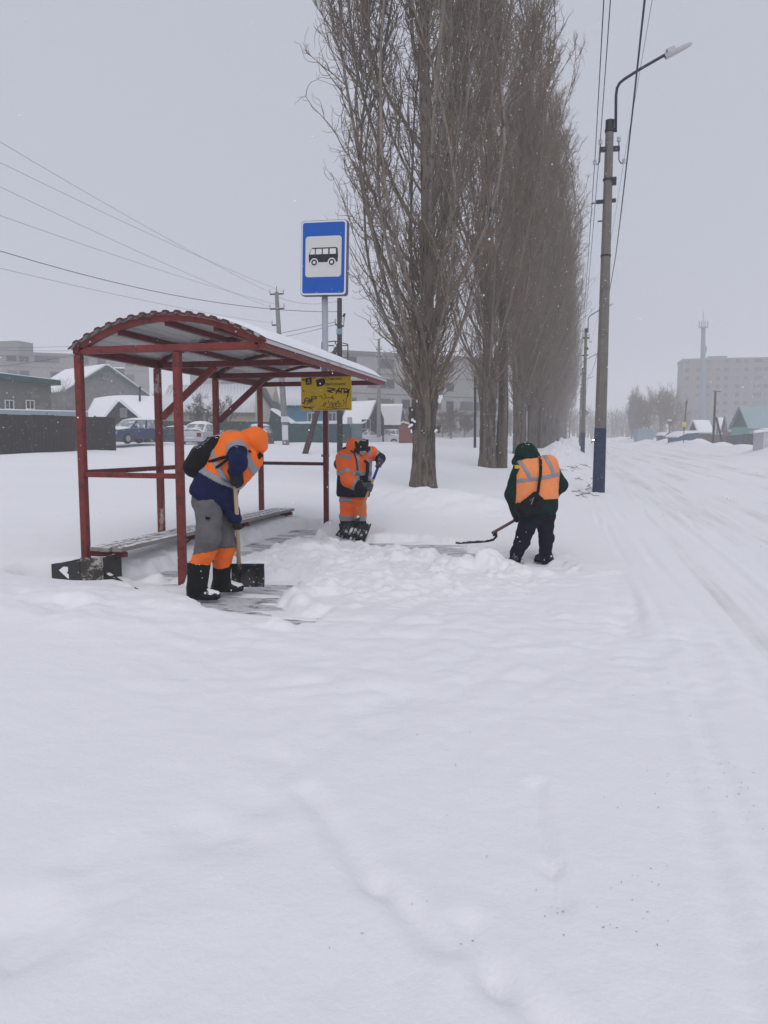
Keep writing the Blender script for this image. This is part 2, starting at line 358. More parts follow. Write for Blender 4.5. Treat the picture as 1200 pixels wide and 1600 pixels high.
EZ = lambda u: EAVE - .0104 * u
rad_arc = (SW * SW / 4 + SAG * SAG) / (2 * SAG)
def arc(v): return math.sqrt(rad_arc ** 2 - (v - SW / 2) ** 2) - (rad_arc - SAG)
shelter = empty('bus_shelter', (SX, SY, 0), 'red painted steel bus shelter with arched corrugated roof over a wooden bench', 'bus shelter')
def post(x, y, u, m, name='post'): return bevel(MB().beam((x, y, -.3), (x, y, EZ(u) - TW / 2 - .004), .080, .080).build(name, m, shelter), .012)
post(SX, SY, 0, RUST); post(SX + SWC, SY, 0, RUST); post(SX, SY + UB, UB, RUSTP); post(SX, SY + UD, UD, RUST); post(SX, SY + UE, UE, RUST); post(SX + SWC, SY + UE, UE, DARKRED)
for u, m in ((UA, RUST), (UB, DARKRED), (UD, DARKRED), (UE, DARKRED)):
    bevel(MB().beam((SX - .05, SY + u, EZ(u)), (SX + SW - .04, SY + u, EZ(u)), .07, TW).build('tie_beam', m, shelter), .01)
    mb = MB(); n = 16                       # arched rib above each tie
    pts = [(SX + SW * i / n, SY + u, EZ(u) + arc(SW * i / n) + .004) for i in range(n + 1)]
    for a, b in zip(pts[:-1], pts[1:]): mb.beam(a, b, .07, .058 if u == 0 else .045)
    mb.build('arched_rib', m, shelter)
for v, m in ((0, DARKRED), (SW, RUST)):
    bevel(MB().beam((SX + v, SY - .05, EZ(0) + .01), (SX + v, SY + UE + .06, EZ(UE) + .01), .075, .095).build('eave_beam', m, shelter), .01)
for v in (.23, .49, .75):
    MB().beam((SX + SW * v, SY + .03, EZ(0) + arc(SW * v) - .035), (SX + SW * v, SY + UE, EZ(UE) + arc(SW * v) - .035), .06, .06).build('purlin', DARKRED, shelter)
for u in (UB, UD):
    MB().beam((SX + .05, SY + u + .001, EZ(u) - .66), (SX + .80, SY + u + .001, EZ(u) - .03), .05, .08).build('brace', DARKRED if u == UD else RUST, shelter)
RZ = 1.175
MB().beam((SX + .046, SY, RZ), (SX + SWC - .046, SY, RZ - .005), .05, .055).build('rail', RUST, shelter)
MB().beam((SX, SY + .046, RZ + .02), (SX, SY + UE - .046, RZ - .03), .05, .055).build('rail', DARKRED, shelter)
MB().beam((SX + .046, SY + UE, RZ - .045), (SX + SWC - .046, SY + UE, RZ - .05), .05, .055).build('rail', DARKRED, shelter)
# corrugated roof sheet, ribs along the length
prof = []; pitch_c = .132; nn = int((SW + .12) / pitch_c)
for i in range(nn):
    v0 = -.06 + i * pitch_c
    for f, hgt in ((0, 0), (.42, 0), (.55, .021), (.85, .021), (.98, 0)): prof.append((v0 + f * pitch_c, hgt))
def roof_pts(off, v_lo=-9, v_hi=9):
    P = []
    for v, hgt in prof:
        if not v_lo <= v <= v_hi: continue
        vv = min(max(v, 0), SW); sl = -(vv - SW / 2) / math.sqrt(rad_arc ** 2 - (vv - SW / 2) ** 2); nrm = np.array([-sl, 1]) / math.hypot(sl, 1)
        zz = arc(vv) + sl * (v - vv); P.append((SX + v + nrm[0] * (hgt + off), .045 + zz + nrm[1] * (hgt + off)))
    return P
P = roof_pts(0.0); Vv = []; Ff = []
us = [-.09, 1.6, 3.3, UE + .12]
for u in us: Vv += [(x, SY + u, EZ(u) + z) for x, z in P]
n = len(P)
for k in range(len(us) - 1):
    for i in range(n - 1): Ff.append((k * n + i, k * n + i + 1, (k + 1) * n + i + 1, (k + 1) * n + i))
ro = mesh_ob('roof_sheet', Vv, Ff, GALV, shelter); s_ = ro.modifiers.new('thickness', 'SOLIDIFY'); s_.thickness = .004; s_.offset = 1
# dark painted edge strip of the sheet at the near gable
Vv = []; Ff = []
P2 = roof_pts(.005)
for (x, z) in P2: Vv += [(x, SY - .093, EZ(0) + z + .004), (x, SY - .093, EZ(0) + z - .014), (x, SY - .05, EZ(0) + z + .004)]
for i in range(len(P2) - 1):
    Ff.append((3 * i, 3 * i + 3, 3 * i + 4, 3 * i + 1)); Ff.append((3 * i, 3 * i + 2, 3 * i + 5, 3 * i + 3))
e_ = mesh_ob('roof_edge_strip', Vv, Ff, mat('flaking_dark_red', (.10, .022, .022), .7, .4, 12, .3, 60), shelter); q_ = e_.modifiers.new('t', 'SOLIDIFY'); q_.thickness = .003
# snow lying on the roof
nu, nv = 40, 40; Vv = []; Ff = []
for i in range(nu + 1):
    for j in range(nv + 1):
        u = .10 + (UE + .02 - .10) * i / nu; v = SW * (.06 + .93 * j / nv)
        e = min(i, nu - i) / 2.5; e2 = min(j, nv - j) / 2.5; k = min(1, e) * min(1, e2); k = k * (2 - k)
        hgt = .030 + k * (.012 + .030 * sstep(np.array([(v / SW - .3) / .5]))[0] + .02 * float(fbm(np.array([u * 2.0]), np.array([v * 2.0]), 3)[0]))
        if k == 0: hgt = .026
        sl = -(v - SW / 2) / math.sqrt(rad_arc ** 2 - (v - SW / 2) ** 2)
        Vv.append((SX + v - sl * hgt, SY + u, EZ(u) + .045 + arc(v) + hgt))
for i in range(nu):
    for j in range(nv): a = i * (nv + 1) + j; Ff.append((a, a + nv + 1, a + nv + 2, a + 1))
mesh_ob('roof_snow', Vv, Ff, SNOWCAP, shelter, True)
# bench
bench = bpy.data.objects.new('bench', None); col.objects.link(bench); bench.parent = shelter; bench.location = (0, 0, .35)
for k in range(3):
    x0 = SX + .085 + k * .138
    w_ = MB().beam((x0 + .06, SY - .06 - .03 * (k == 1), .365), (x0 + .06, SY + UE + .28 + .02 * k, .315), .116, .048).build('plank', WOODGREY, bench); bevel(w_, .006)
for u in (UA, UB, UD, UE + .15):
    zc = .365 - .0095 * u - .055
    xs_ = SX + (.048 if u <= UD else .09)
    bk = bevel(MB().beam((xs_, SY + u, zc), (SX + .50, SY + u, zc), .06, .06).build('bracket', DARKRED, bench), .006)
    MB().beam((SX + .03, SY + u - .02, .03), (SX + .42, SY + u - .02, zc - .03), .02, .02).build('strut', mat('dark_iron', (.03, .028, .03), .6, .3), bench)

# ------------------------------------------------------------------ yellow notice board on the far tie
YS = SY + UE - .06
a = at_y(470.5, 587.5, YS); b = at_y(549.5, 641, YS); yc = (a + b) / 2; yw, yh = b[0] - a[0], a[2] - b[2]
board = empty('notice_board', (yc[0], YS, b[2]), 'yellow stop notice board scrawled with graffiti, fixed under the shelter roof', 'sign')
bevel(MB().box((yc[0], YS, yc[2]), (yw, .02, yh)).build('panel', mat('yellow_paint', (.72, .47, .010), .55, .12, 3, .05, 20, c2=(.55, .38, .10), c2_amt=.3, c2_scale=7), board), .003)
BLK = mat('black_print', (.018, .018, .02), .6, .1); FADED = mat('faded_black_print', (.055, .04, .015), .6, .3)
def text_ob(s, x, z, y, size, m, parent, name, width=None, shear=0):
    cu = bpy.data.curves.new(name, 'FONT'); cu.body = s; cu.size = size; cu.extrude = .0008; cu.resolution_u = 3; cu.shear = shear
    tmp = bpy.data.objects.new('tmp', cu); col.objects.link(tmp); bpy.context.view_layer.update()
    me = bpy.data.meshes.new_from_object(tmp.evaluated_get(bpy.context.evaluated_depsgraph_get())); bpy.data.objects.remove(tmp)
    V = np.array([v.co[:] for v in me.vertices]).reshape(-1, 3)
    if len(V) == 0: return None
    sc = width / (V[:, 0].max() - V[:, 0].min()) if width else 1.0
    V2 = np.stack([x + (V[:, 0] - V[:, 0].min()) * sc, y - V[:, 2], z + V[:, 1]], 1)
    F = [tuple(p.vertices) for p in me.polygons]
    return mesh_ob(name, V2, F, m, parent)
yf = YS - .012
BX = lambda fx: a[0] + yw * fx            # fractions of the board
BZ = lambda fz: a[2] - yh * fz
text_ob('Остановка', BX(.445), BZ(.135), yf, .078, FADED, board, 'lettering', yw * .36)
text_ob('по требованию', BX(.36), BZ(.285), yf, .072, FADED, board, 'lettering', yw * .535)
MB().prism([(BX(x), yf + .001, BZ(z)) for x, z in ((.30, .12), (.43, .08), (.47, .10), (.49, .20), (.44, .29), (.32, .32))], (0, -.003, 0)).build('black_patch', BLK, board)
MB().prism([(BX(x), yf + .001, BZ(z)) for x, z in ((.09, .07), (.215, .04), (.215, .25), (.10, .27))], (0, -.002, 0)).build('stop_symbol', BLK, board)
text_ob('А', BX(.122), BZ(.25), yf - .003, .13, mat('yellow_letter', (.55, .42, .12), .6, .1), board, 'lettering', yw * .07)
def scrawl(pts, w, m, name='graffiti'):
    mb = MB()
    for s in pts:
        P = [(BX(x), yf - .0012, BZ(z)) for x, z in s]
        for p, q in zip(P[:-1], P[1:]): mb.beam(p, q, .002, w, up=(0, 1, 0)) if False else mb.prism_line(p, q, w)
    return mb.build(name, m, board)
def prism_line(self, p, q, w):
    p = np.array(p); q = np.array(q); d = q - p; L = np.linalg.norm(d) + 1e-9; nrm = np.array([-d[2], 0, d[0]]) / L * w / 2; e = d / L * w * .3
    self.prism([p - e - nrm, q + e - nrm, q + e + nrm, p - e + nrm], (0, -.002 - random.random() * .001, 0)); return self
MB.prism_line = prism_line
scrawl([[(.02, .12), (.06, .09), (.06, .14), (.09, .10)], [(.24, .09), (.28, .05)]], .012, BLK)
scrawl([[(.53, .36), (.68, .39), (.55, .46), (.63, .49)], [(.52, .44), (.66, .42)], [(.70, .52), (.76, .36), (.76, .50)], [(.69, .44), (.80, .47)], [(.80, .37), (.80, .52)],
        [(.81, .38), (.86, .38), (.86, .52)], [(.89, .38), (.95, .44), (.92, .50), (.87, .48), (.95, .44)], [(.96, .4), (.92, .62)]], .017, BLK)
scrawl([[(.01, .76), (.06, .80), (.08, .66), (.14, .64)], [(.08, .73), (.13, .72)], [(.13, .82), (.17, .66), (.18, .78), (.22, .64), (.22, .76)], [(.20, .61), (.31, .60), (.31, .65), (.23, .67)],
        [(.03, .88), (.2, .94), (.23, .98)], [(.06, .92), (.25, .9)]], .014, BLK)
scrawl([[(.40, .88), (.48, .85), (.50, .78), (.45, .80), (.47, .9)], [(.55, .72), (.57, .86), (.62, .76), (.63, .88), (.68, .78), (.69, .86), (.74, .72), (.76, .84), (.80, .80)],
        [(.5, .92), (.83, .88)], [(.84, .70), (.86, .78), (.84, .86)], [(.62, .93), (.72, .95)], [(.36, .60), (.41, .58), (.42, .66)], [(.47, .50), (.49, .62)], [(.60, .66), (.62, .58), (.65, .68)], [(.9, .64), (.89, .9)],
        [(.44, .66), (.56, .63), (.66, .66)], [(.34, .96), (.6, .97), (.95, .95)]], .008, FADED)
PINK = mat('torn_paper', (.50, .36, .27), .8, .15)
for x, z, w, h in ((.20, .44, .07, .09), (.22, .82, .10, .08), (.02, .41, .05, .05)):
    MB().prism([(BX(x), yf, BZ(z)), (BX(x + w), yf, BZ(z + .02)), (BX(x + w * .9), yf, BZ(z + h)), (BX(x + w * .1), yf, BZ(z + h * .8))], (0, -.0012, 0)).build('torn_sticker', PINK if x > .1 else mat('violet_sticker', (.15, .15, .28), .7, .2), board)

# ------------------------------------------------------------------ bus stop sign on its pole
PY = SY + UE + .13
pb = at_y(509.5, 735, PY); PXX = pb[0] + .0
GREYPOLE = mat('grey_pole_paint', (.34, .36, .41), .5, .08, 5, .1, 30)
stop = empty('bus_stop_sign', (PXX, PY, pb[2]), 'tall blue bus stop sign with black bus emblem on a grey pole behind the shelter', 'sign')
yF = PY - .13
c1 = at_y(470, 347, yF); c2 = at_y(541, 459, yF); sw, sh = c2[0] - c1[0], c1[2] - c2[2]; scx, scz = (c1[0] + c2[0]) / 2, (c1[2] + c2[2]) / 2
MB().tube([(PXX, PY, pb[2]), (PXX, PY, c2[2] + .4)], .052, 14).build('pole', GREYPOLE, stop, True)
for z in (pb[2] + .25, 2.05):
    MB().box((PXX, PY - .03, z), (.11, .12, .04)).build('clamp', GREYPOLE, stop)
tl = R(1.3)
def SG(x, z):         # sign coordinates, sign turned slightly in its own plane
    return (scx + x * math.cos(tl) + z * math.sin(tl), scz + z * math.cos(tl) - x * math.sin(tl))
def rrect(w, h, r, n=5):
    P = []
    for cx, cz, a0 in ((w / 2 - r, h / 2 - r, 0), (-w / 2 + r, h / 2 - r, 90), (-w / 2 + r, -h / 2 + r, 180), (w / 2 - r, -h / 2 + r, 270)):
        for i in range(n + 1): t = R(a0 + 90 * i / n); P.append((cx + r * math.cos(t), cz + r * math.sin(t)))
    return P
def plate(P, y, th, name, m, parent=stop):
    return MB().prism([(SG(x, z)[0], y, SG(x, z)[1]) for x, z in P], (0, -th, 0)).build(name, m, parent)
WHITE = mat('white_paint', (.68, .69, .72), .5, .04, 5); BLUE = mat('blue_sign_film', (.003, .085, .42), .4, .08, 4)
plate(rrect(sw + .02, sh + .02, .05), yF + .125, .11, 'housing', mat('dark_sign_edge', (.07, .07, .13), .5, .1))
plate(rrect(sw, sh, .05), yF + .012, .012, 'white_border', WHITE)
plate(rrect(sw - .05, sh - .055, .035), yF - .001, .003, 'blue_field', BLUE)
plate([(x, z + .02) for x, z in rrect(sw * .80, sh * .55, .05)], yF - .005, .003, 'white_square', mat('white_square_film', (.62, .61, .60), .5, .05, 3))
bus = [(-.30, -.11), (-.31, .02), (-.26, .15), (-.22, .175), (.27, .175), (.30, .15), (.31, .0), (.30, -.11)]
k_ = sw * .80 / .76
BUS = lambda P: [(x * k_, z * k_ + .02) for x, z in P]
em = plate(BUS(bus), yF - .009, .003, 'bus_emblem', BLK)
for x0, x1, x2, x3 in ((-.285, -.25, -.18, -.18), (-.16, -.155, -.035, -.035), (-.01, -.01, .105, .105), (.135, .135, .265, .245)):
    plate(BUS([(x0, .045), (x1, .15), (x3 if x0 < 0 else x2, .15), (x2, .045)][::-1]), yF - .013, .002, 'emblem_window', WHITE, em)
for wx in (-.19, .18):
    circ = lambda r: BUS([(wx + r * math.cos(2 * math.pi * i / 20), -.115 + r * math.sin(2 * math.pi * i / 20)) for i in range(20)])
    plate(circ(.085), yF - .013, .001, 'wheel_gap', WHITE, em); plate(circ(.062), yF - .0145, .001, 'emblem_wheel', BLK, em); plate(circ(.030), yF - .016, .001, 'wheel_hub', WHITE, em)

# ------------------------------------------------------------------ half-buried bin and metal strip
bx0 = at(82, 905, 8.25); bx1 = at(160, 905, 8.15)
trough = empty('metal_bin', (bx0[0], bx0[1], .1), 'dark battered metal bin half buried in snow at the foot of the bench', 'bin')
DKM = mat('dark_bin_paint', (.035, .033, .033), .6, .3, 8, .3, 40, snow=.15)
PEEL = mat('peeling_bin_paint', (.055, .05, .045), .65, .3, 8, .3, 40, c2=(.42, .40, .37), c2_amt=.55, c2_scale=9)
def pnl(p0, p1, z0, z1a, z1b, m, name='bin_panel', th=.025):
    p0 = np.array(p0[:2]); p1 = np.array(p1[:2]); d = p1 - p0; nn_ = np.array([-d[1], d[0]]) / np.linalg.norm(d) * th
    return MB().prism([(*p0, z0), (*p1, z0), (*p1, z1b), (*p0, z1a)], (nn_[0], nn_[1], 0)).build(name, m, trough)
g0 = at(82, 890, 8.3); g1 = at(124, 880, 8.1); g2 = at(161, 880, 8.2); g3 = at(128, 872, 8.55)
zt = [at(82, 881, 8.3)[2], at(124, 877, 8.1)[2], at(161, 871, 8.2)[2]]
pnl(g0, g1, -.1, zt[0], zt[1], DKM); pnl((g1[0] + .012, g1[1]), g2, -.1, zt[1] + .035, zt[2], PEEL)
pnl(g0, (g3[0], g3[1]), -.1, zt[0] - .005, at(128, 873, 8.55)[2], DKM); pnl((g2[0], g2[1] + .01), (g2[0] + .03, g2[1] + .3), -.1, zt[2], zt[2] + .01, DKM)
MB().prism([at(x, y, 8.18) for x, y in ((92, 891), (98, 886), (106, 886), (106, 893), (104, 895), (113, 903), (106, 904))], tuple(FH * .05)).build('snow_clump', SNOWCAP, trough)
st = [at_z(161, 893, .13)] + [at_z(u_, v_, .07) for u_, v_ in ((189, 911), (212, 923), (229, 931))]
st = [np.array([p[0], p[1], max(p[2], T(p[0], p[1]) + .02)]) for p in st]
ms = MB()
for p, q in zip(st[:-1], st[1:]): ms.beam(p, q, .05, .035)
ms.beam(st[2], st[2] + np.array([-.17, -.06, -.01]), .02, .02)
tag(ms.build('metal_strip', mat('dark_iron_bar', (.035, .033, .035), .6, .3, 8, snow=.1)), 'bent dark metal strip lying in the snow beside the bin', 'scrap metal')
# ================================================================== PEOPLE
def surface_net(fn, lo, hi, res):
    n = [int(math.ceil((hi[i] - lo[i]) / res)) + 1 for i in range(3)]
    ax = [lo[i] + np.arange(n[i]) * res for i in range(3)]
    G = np.stack(np.meshgrid(*ax, indexing='ij'), -1); D = fn(G.reshape(-1, 3)).reshape(n)
    S = D < 0; m = [k - 1 for k in n]
    def cor(A, o): return A[o[0]:o[0] + m[0], o[1]:o[1] + m[1], o[2]:o[2] + m[2]]
    offs = [(i, j, k) for i in (0, 1) for j in (0, 1) for k in (0, 1)]
    cnt = sum(cor(S, o).astype(int) for o in offs); act = (cnt > 0) & (cnt < 8)
    idx = -np.ones(m, int); C = np.argwhere(act); idx[act] = np.arange(len(C))
    acc = np.zeros((len(C), 3)); num = np.zeros(len(C))
    def val(o): return D[C[:, 0] + o[0], C[:, 1] + o[1], C[:, 2] + o[2]]
    for o in offs:
        for a in range(3):
            if o[a] == 0:
                p = list(o); p[a] = 1; d0 = val(o); d1 = val(p); x = (d0 < 0) != (d1 < 0)
                t = np.where(x, d0 / np.where(d0 - d1 == 0, 1, d0 - d1), 0); q = np.tile(np.array(o, float), (len(C), 1)); q[:, a] += t
                acc[x] += q[x]; num[x] += 1
    V = np.array(lo) + (C + acc / num[:, None]) * res
    Q = []
    for a in range(3):
        b, c = (a + 1) % 3, (a + 2) % 3
        sl0 = [slice(None)] * 3; sl1 = [slice(None)] * 3; sl0[a] = slice(0, -1); sl1[a] = slice(1, None)
        x = S[tuple(sl0)] != S[tuple(sl1)]; E_ = np.argwhere(x)
        E_ = E_[(E_[:, b] > 0) & (E_[:, c] > 0) & (E_[:, b] < m[b]) & (E_[:, c] < m[c])]
        if not len(E_): continue
        inside0 = S[E_[:, 0], E_[:, 1], E_[:, 2]]
        def cell(db, dc): q = E_.copy(); q[:, b] += db; q[:, c] += dc; return idx[q[:, 0], q[:, 1], q[:, 2]]
        quad = np.stack([cell(-1, -1), cell(0, -1), cell(0, 0), cell(-1, 0)], 1)
        quad[~inside0] = quad[~inside0][:, ::-1]; Q.append(quad)
    Q = np.concatenate(Q); return V, Q[(Q >= 0).all(1)]
def smin(a, b, k):
    h = np.clip(.5 + .5 * (b - a) / k, 0, 1); return b * (1 - h) + a * h - k * h * (1 - h)
def capd(P, a, b, r1, r2):
    a = np.asarray(a, float); b = np.asarray(b, float); ba = b - a
    t = np.clip(((P - a) @ ba) / (ba @ ba + 1e-12), 0, 1); return np.linalg.norm(P - a - t[:, None] * ba, axis=1) - (r1 + (r2 - r1) * t), t
class Body:                              # smooth union of tapered capsules, each with a tag
    def __init__(s, prims, k=.05, wr=.010, wf=9.0, stretch=(1, 1, .6), clip=None, seed=0.0):
        s.p = prims; s.k = k; s.wr = wr; s.wf = wf; s.st = np.array(stretch); s.clip = clip; s.seed = seed
    def f(s, P):
        d = None
        for tg, a, b, r1, r2 in s.p:
            e, _ = capd(P, a, b, r1, r2); d = e if d is None else smin(d, e, s.k)
        if s.wr:
            n2 = noise3(P * s.st * s.wf * 1.15 + 5 + s.seed); d = d + s.wr * 1.3 * noise3(P * s.st * s.wf + s.seed) + s.wr * 1.0 * np.clip(.16 - np.abs(n2), 0, 1) * 5 * .16 / .16 * .35 + s.wr * .4 * noise3(P * s.st * s.wf * 2.6 + 9)
        if s.clip is not None: d = np.maximum(d, s.clip(P))
        return d
    def bounds(s):
        A = np.array([np.minimum(np.asarray(a) - max(r, q), np.asarray(b) - max(r, q)) for _, a, b, r, q in s.p]).min(0) - .04
        B = np.array([np.maximum(np.asarray(a) + max(r, q), np.asarray(b) + max(r, q)) for _, a, b, r, q in s.p]).max(0) + .04
        return A, B
    def mesh(s, res=.012):
        lo, hi = s.bounds(); s.V, s.Q = surface_net(s.f, lo, hi, res)
        for _ in range(1):
            pass
        s.C = s.V[s.Q].mean(1)
        D = []; TT = []
        for tg, a, b, r1, r2 in s.p: e, t = capd(s.C, a, b, r1, r2); D.append(e); TT.append(t)
        D = np.array(D); w = D.argmin(0); s.tag = np.array([q[0] for q in s.p])[w]; s.t = np.array(TT)[w, np.arange(len(w))]
        n = np.cross(s.V[s.Q[:, 2]] - s.V[s.Q[:, 0]], s.V[s.Q[:, 3]] - s.V[s.Q[:, 1]]); s.N = n / (np.linalg.norm(n, axis=1)[:, None] + 1e-12)
        vn = np.zeros_like(s.V)
        for j in range(4): np.add.at(vn, s.Q[:, j], s.N)
        s.VN = vn / (np.linalg.norm(vn, axis=1)[:, None] + 1e-12); return s
    def part(s, name, m, parent, sel=None, off=0.0, thick=0.0):
        Q = s.Q if sel is None else s.Q[sel]
        if len(Q) == 0: return None
        u, inv = np.unique(Q.ravel(), return_inverse=True); V = s.V[u] + s.VN[u] * off
        o = mesh_ob(name, V, inv.reshape(-1, 4), m, parent, True)
        if thick: q = o.modifiers.new('t', 'SOLIDIFY'); q.thickness = thick; q.offset = -1
        return o
def glove(parent, c, axis_, wrist, m, name='glove', sc=1.0, R0=.026, flip=1):
    c = np.asarray(c, float); ax_ = np.asarray(axis_, float); ax_ /= np.linalg.norm(ax_); w = np.asarray(wrist, float) - c; w -= ax_ * (w @ ax_); w /= np.linalg.norm(w)
    n_ = np.cross(ax_, w) * flip; Rr = R0 * sc
    on = lambda th, s_: c + ax_ * s_ * sc + (w * math.cos(R(th)) + n_ * math.sin(R(th))) * Rr
    pr = []
    for i, L in enumerate((230, 245, 235, 205)):
        s_ = (1.5 - i) * .023; ths = [20 + (L - 20) * k / 4 for k in range(5)]
        for k in range(4): pr.append(('finger', on(ths[k], s_), on(ths[k + 1], s_), .0155 - .001 * k, .0145 - .001 * k))
    for k in range(3): pr.append(('thumb', on(-20 - 45 * k, .052 - .006 * k), on(-65 - 45 * k, .046 - .006 * k), .017 - .001 * k, .0155 - .001 * k))
    for s_ in (-.03, 0, .03): pr.append(('palm', on(10, s_) + w * .004, on(-15, s_ * .8) + w * .035, .022, .024))
    kn = c + w * (Rr + .05); pr.append(('cuff', kn, np.asarray(wrist, float), .034, .040))
    pr = [(t_, a_, b_, r1 * sc, r2 * sc) for t_, a_, b_, r1, r2 in pr]
    return Body(pr, k=.008, wr=.002, wf=30).mesh(.0055).part(name, m, parent)
def sphere(mb, c, r, n=8):
    return mb.lathe(np.asarray(c, float) - np.array([0, 0, r]), [(max(.001, r * math.sin(math.pi * i / n)), r - r * math.cos(math.pi * i / n)) for i in range(n + 1)], n)
def head_prims(c, fwd, up):
    c, fwd, up = (np.asarray(v, float) for v in (c, fwd, up)); fwd = fwd / np.linalg.norm(fwd); up = up - fwd * (up @ fwd); up /= np.linalg.norm(up); sd = np.cross(fwd, up)
    return [('head', c + up * .03 - fwd * .015, c + up * .02 + fwd * .02, .092, .086), ('head', c - up * .02, c - up * .085 + fwd * .045, .075, .045),
            ('nose', c + fwd * .098 + up * .0, c + fwd * .112 - up * .035, .010, .016), ('brow', c + fwd * .092 + up * .025 - sd * .035, c + fwd * .092 + up * .025 + sd * .035, .012, .012),
            ('lip', c + fwd * .083 - up * .068 - sd * .016, c + fwd * .083 - up * .068 + sd * .016, .009, .009),
            ('ear', c + sd * .092, c + sd * .095 - up * .03, .016, .012), ('ear', c - sd * .092, c - sd * .095 - up * .03, .016, .012)]
def face(parent, c, fwd, up):
    c, fwd, up = (np.asarray(v, float) for v in (c, fwd, up)); fwd = fwd / np.linalg.norm(fwd); up = up - fwd * (up @ fwd); up /= np.linalg.norm(up); sd = np.cross(fwd, up)
    for k in (-1, 1): sphere(MB(), c + fwd * .090 + up * .004 + sd * .034 * k, .011).build('eye', mat('dark_eye', (.03, .025, .02), .2, .1), parent, True)
    MB().tube([c + fwd * .094 - up * .066 - sd * .022, c + fwd * .098 - up * .068, c + fwd * .094 - up * .066 + sd * .022], [.002, .004, .002], 6).build('mouth', mat('lips', (.30, .11, .09), .5, .1), parent, True)
SKIN = mat('skin', (.42, .24, .18), .55, .08, 12)
ORANGE = mat('hi_vis_orange', (.92, .16, .012), .7, .10, 6, .15, 60)
ORANGE2 = mat('hi_vis_orange_suit', (.92, .135, .018), .7, .12, 6, .15, 60)
PEACH = mat('hi_vis_faded_orange', (.92, .28, .10), .7, .10, 6, .15, 60)
REFL = mat('reflective_tape', (.27, .27, .30), .35, .10, 14, .05, 60, metal=.1)
NAVY = mat('navy_cloth', (.006, .011, .052), .85, .25, 8, .3, 60, spec=.12, snow=.03, snow_scale=60)
NAVYD = mat('dark_navy_cloth', (.007, .008, .020), .85, .25, 8, .3, 60, spec=.12, snow=.03, snow_scale=60)
GREYTR = mat('grey_trousers', (.115, .112, .118), .85, .2, 7, .35, 70)
BLACKC = mat('black_cloth', (.006, .006, .007), .8, .25, 9, .3, 60, spec=.15, snow=.10, snow_scale=45)
BOOT = mat('black_boot', (.007, .007, .008), .65, .25, 9, .2, 40, spec=.15, snow=.12, snow_scale=38)
BOOTS = mat('snowy_boot', (.007, .007, .008), .6, .25, 9, .2, 40, snow=.62, snow_scale=26)
GREEN = mat('dark_green_cloth', (.004, .021, .017), .85, .25, 8, .3, 60, spec=.12, snow=.05, snow_scale=40)
WOODH = mat('pale_wood_handle', (.46, .33, .22), .6, .12, 4, .1, 40, stretch=(1, 1, .2))
WOODY = mat('yellow_wood_handle', (.40, .25, .11), .6, .15, 4, .1, 40)
WOODR = mat('brown_red_handle', (.16, .085, .075), .6, .15, 4, .1, 40)
BLADE = mat('black_plastic_blade', (.012, .012, .014), .5, .2, 8, .1, 40, c2=(.7, .71, .74), c2_amt=.30, c2_scale=26, snow=.30, snow_scale=16)
GLOVE = mat('black_glove', (.011, .011, .012), .8, .2, 12, .3, 80, snow=.05, snow_scale=60)
GLOVEG = mat('grey_glove', (.07, .07, .08), .85, .2, 12, .3, 80)
def boot(parent, knee, ankle, toe, m_shaft, m_foot, rs=.075, zmin=None):
    knee, ankle, toe = (np.asarray(v, float) for v in (knee, ankle, toe)); fd = toe - ankle; fd[2] = 0; fd /= np.linalg.norm(fd)
    heel = ankle.copy(); heel[2] = zmin + .05; toe = toe.copy(); toe[2] = zmin + .045; heel = heel - fd * .05
    pr = [('shaft', knee, ankle, rs, rs * .86), ('foot', heel, toe - fd * .10, .056, .056), ('foot', heel + (toe - heel) * .5, toe - fd * .03, .054, .046), ('foot', ankle, heel + fd * .10 + np.array([0, 0, .03]), rs * .86, .055)]
    top = knee.copy(); axd = (ankle - knee) / np.linalg.norm(ankle - knee)
    B = Body(pr, k=.03, wr=.006, wf=12, clip=lambda P: np.maximum((zmin - P[:, 2]), -((P - top) @ axd))).mesh(.010)
    foot = (B.tag == 'foot')
    o = B.part('boot', m_shaft, parent, ~foot); o2 = B.part('boot_foot', m_foot, o, foot)
    MB().prism([p for p in [heel + np.cross(fd, UP) * s1 * .052 - fd * .05 for s1 in (-1, 1)] + [toe + np.cross(fd, UP) * s1 * .045 + fd * .005 for s1 in (1, -1)]], (0, 0, -.03)).build('sole', BOOT, o)
    return o

# ------------------------------------------------------------------ worker with the rucksack, bent over a shovel
g = at(325, 940, 7.50); gz = .03
wl = empty('person', (g[0], g[1], gz), 'person in an orange hooded vest and grey trousers bending over a shovel', 'person')
A = lambda px, py, d: at(px, py, d)
d0 = 7.45
hipN, hipF = A(327, 788, d0 - .08), A(338, 790, d0 + .12)
kneN, kneF = A(326, 842, d0 - .12), A(352, 846, d0 + .10)
ankN, ankF = A(308, 918, d0 - .08), A(346, 912, d0 + .20)
chN, chF = A(367, 712, d0 - .12), A(376, 712, d0 + .16)
shN, shF = A(371, 692, d0 - .14), A(384, 700, d0 + .20)
neck = A(382, 692, d0 + .03); hd = A(397, 692, d0 + .03)
elN = A(372, 724, d0 - .34); haN = A(366, 744, d0 - .20)
haF = A(371.5, 817, d0 - .06); elF = A(356, 776, d0 + .20)
hfw = A(420, 735, d0) - hd; hup = A(420, 660, d0) - hd
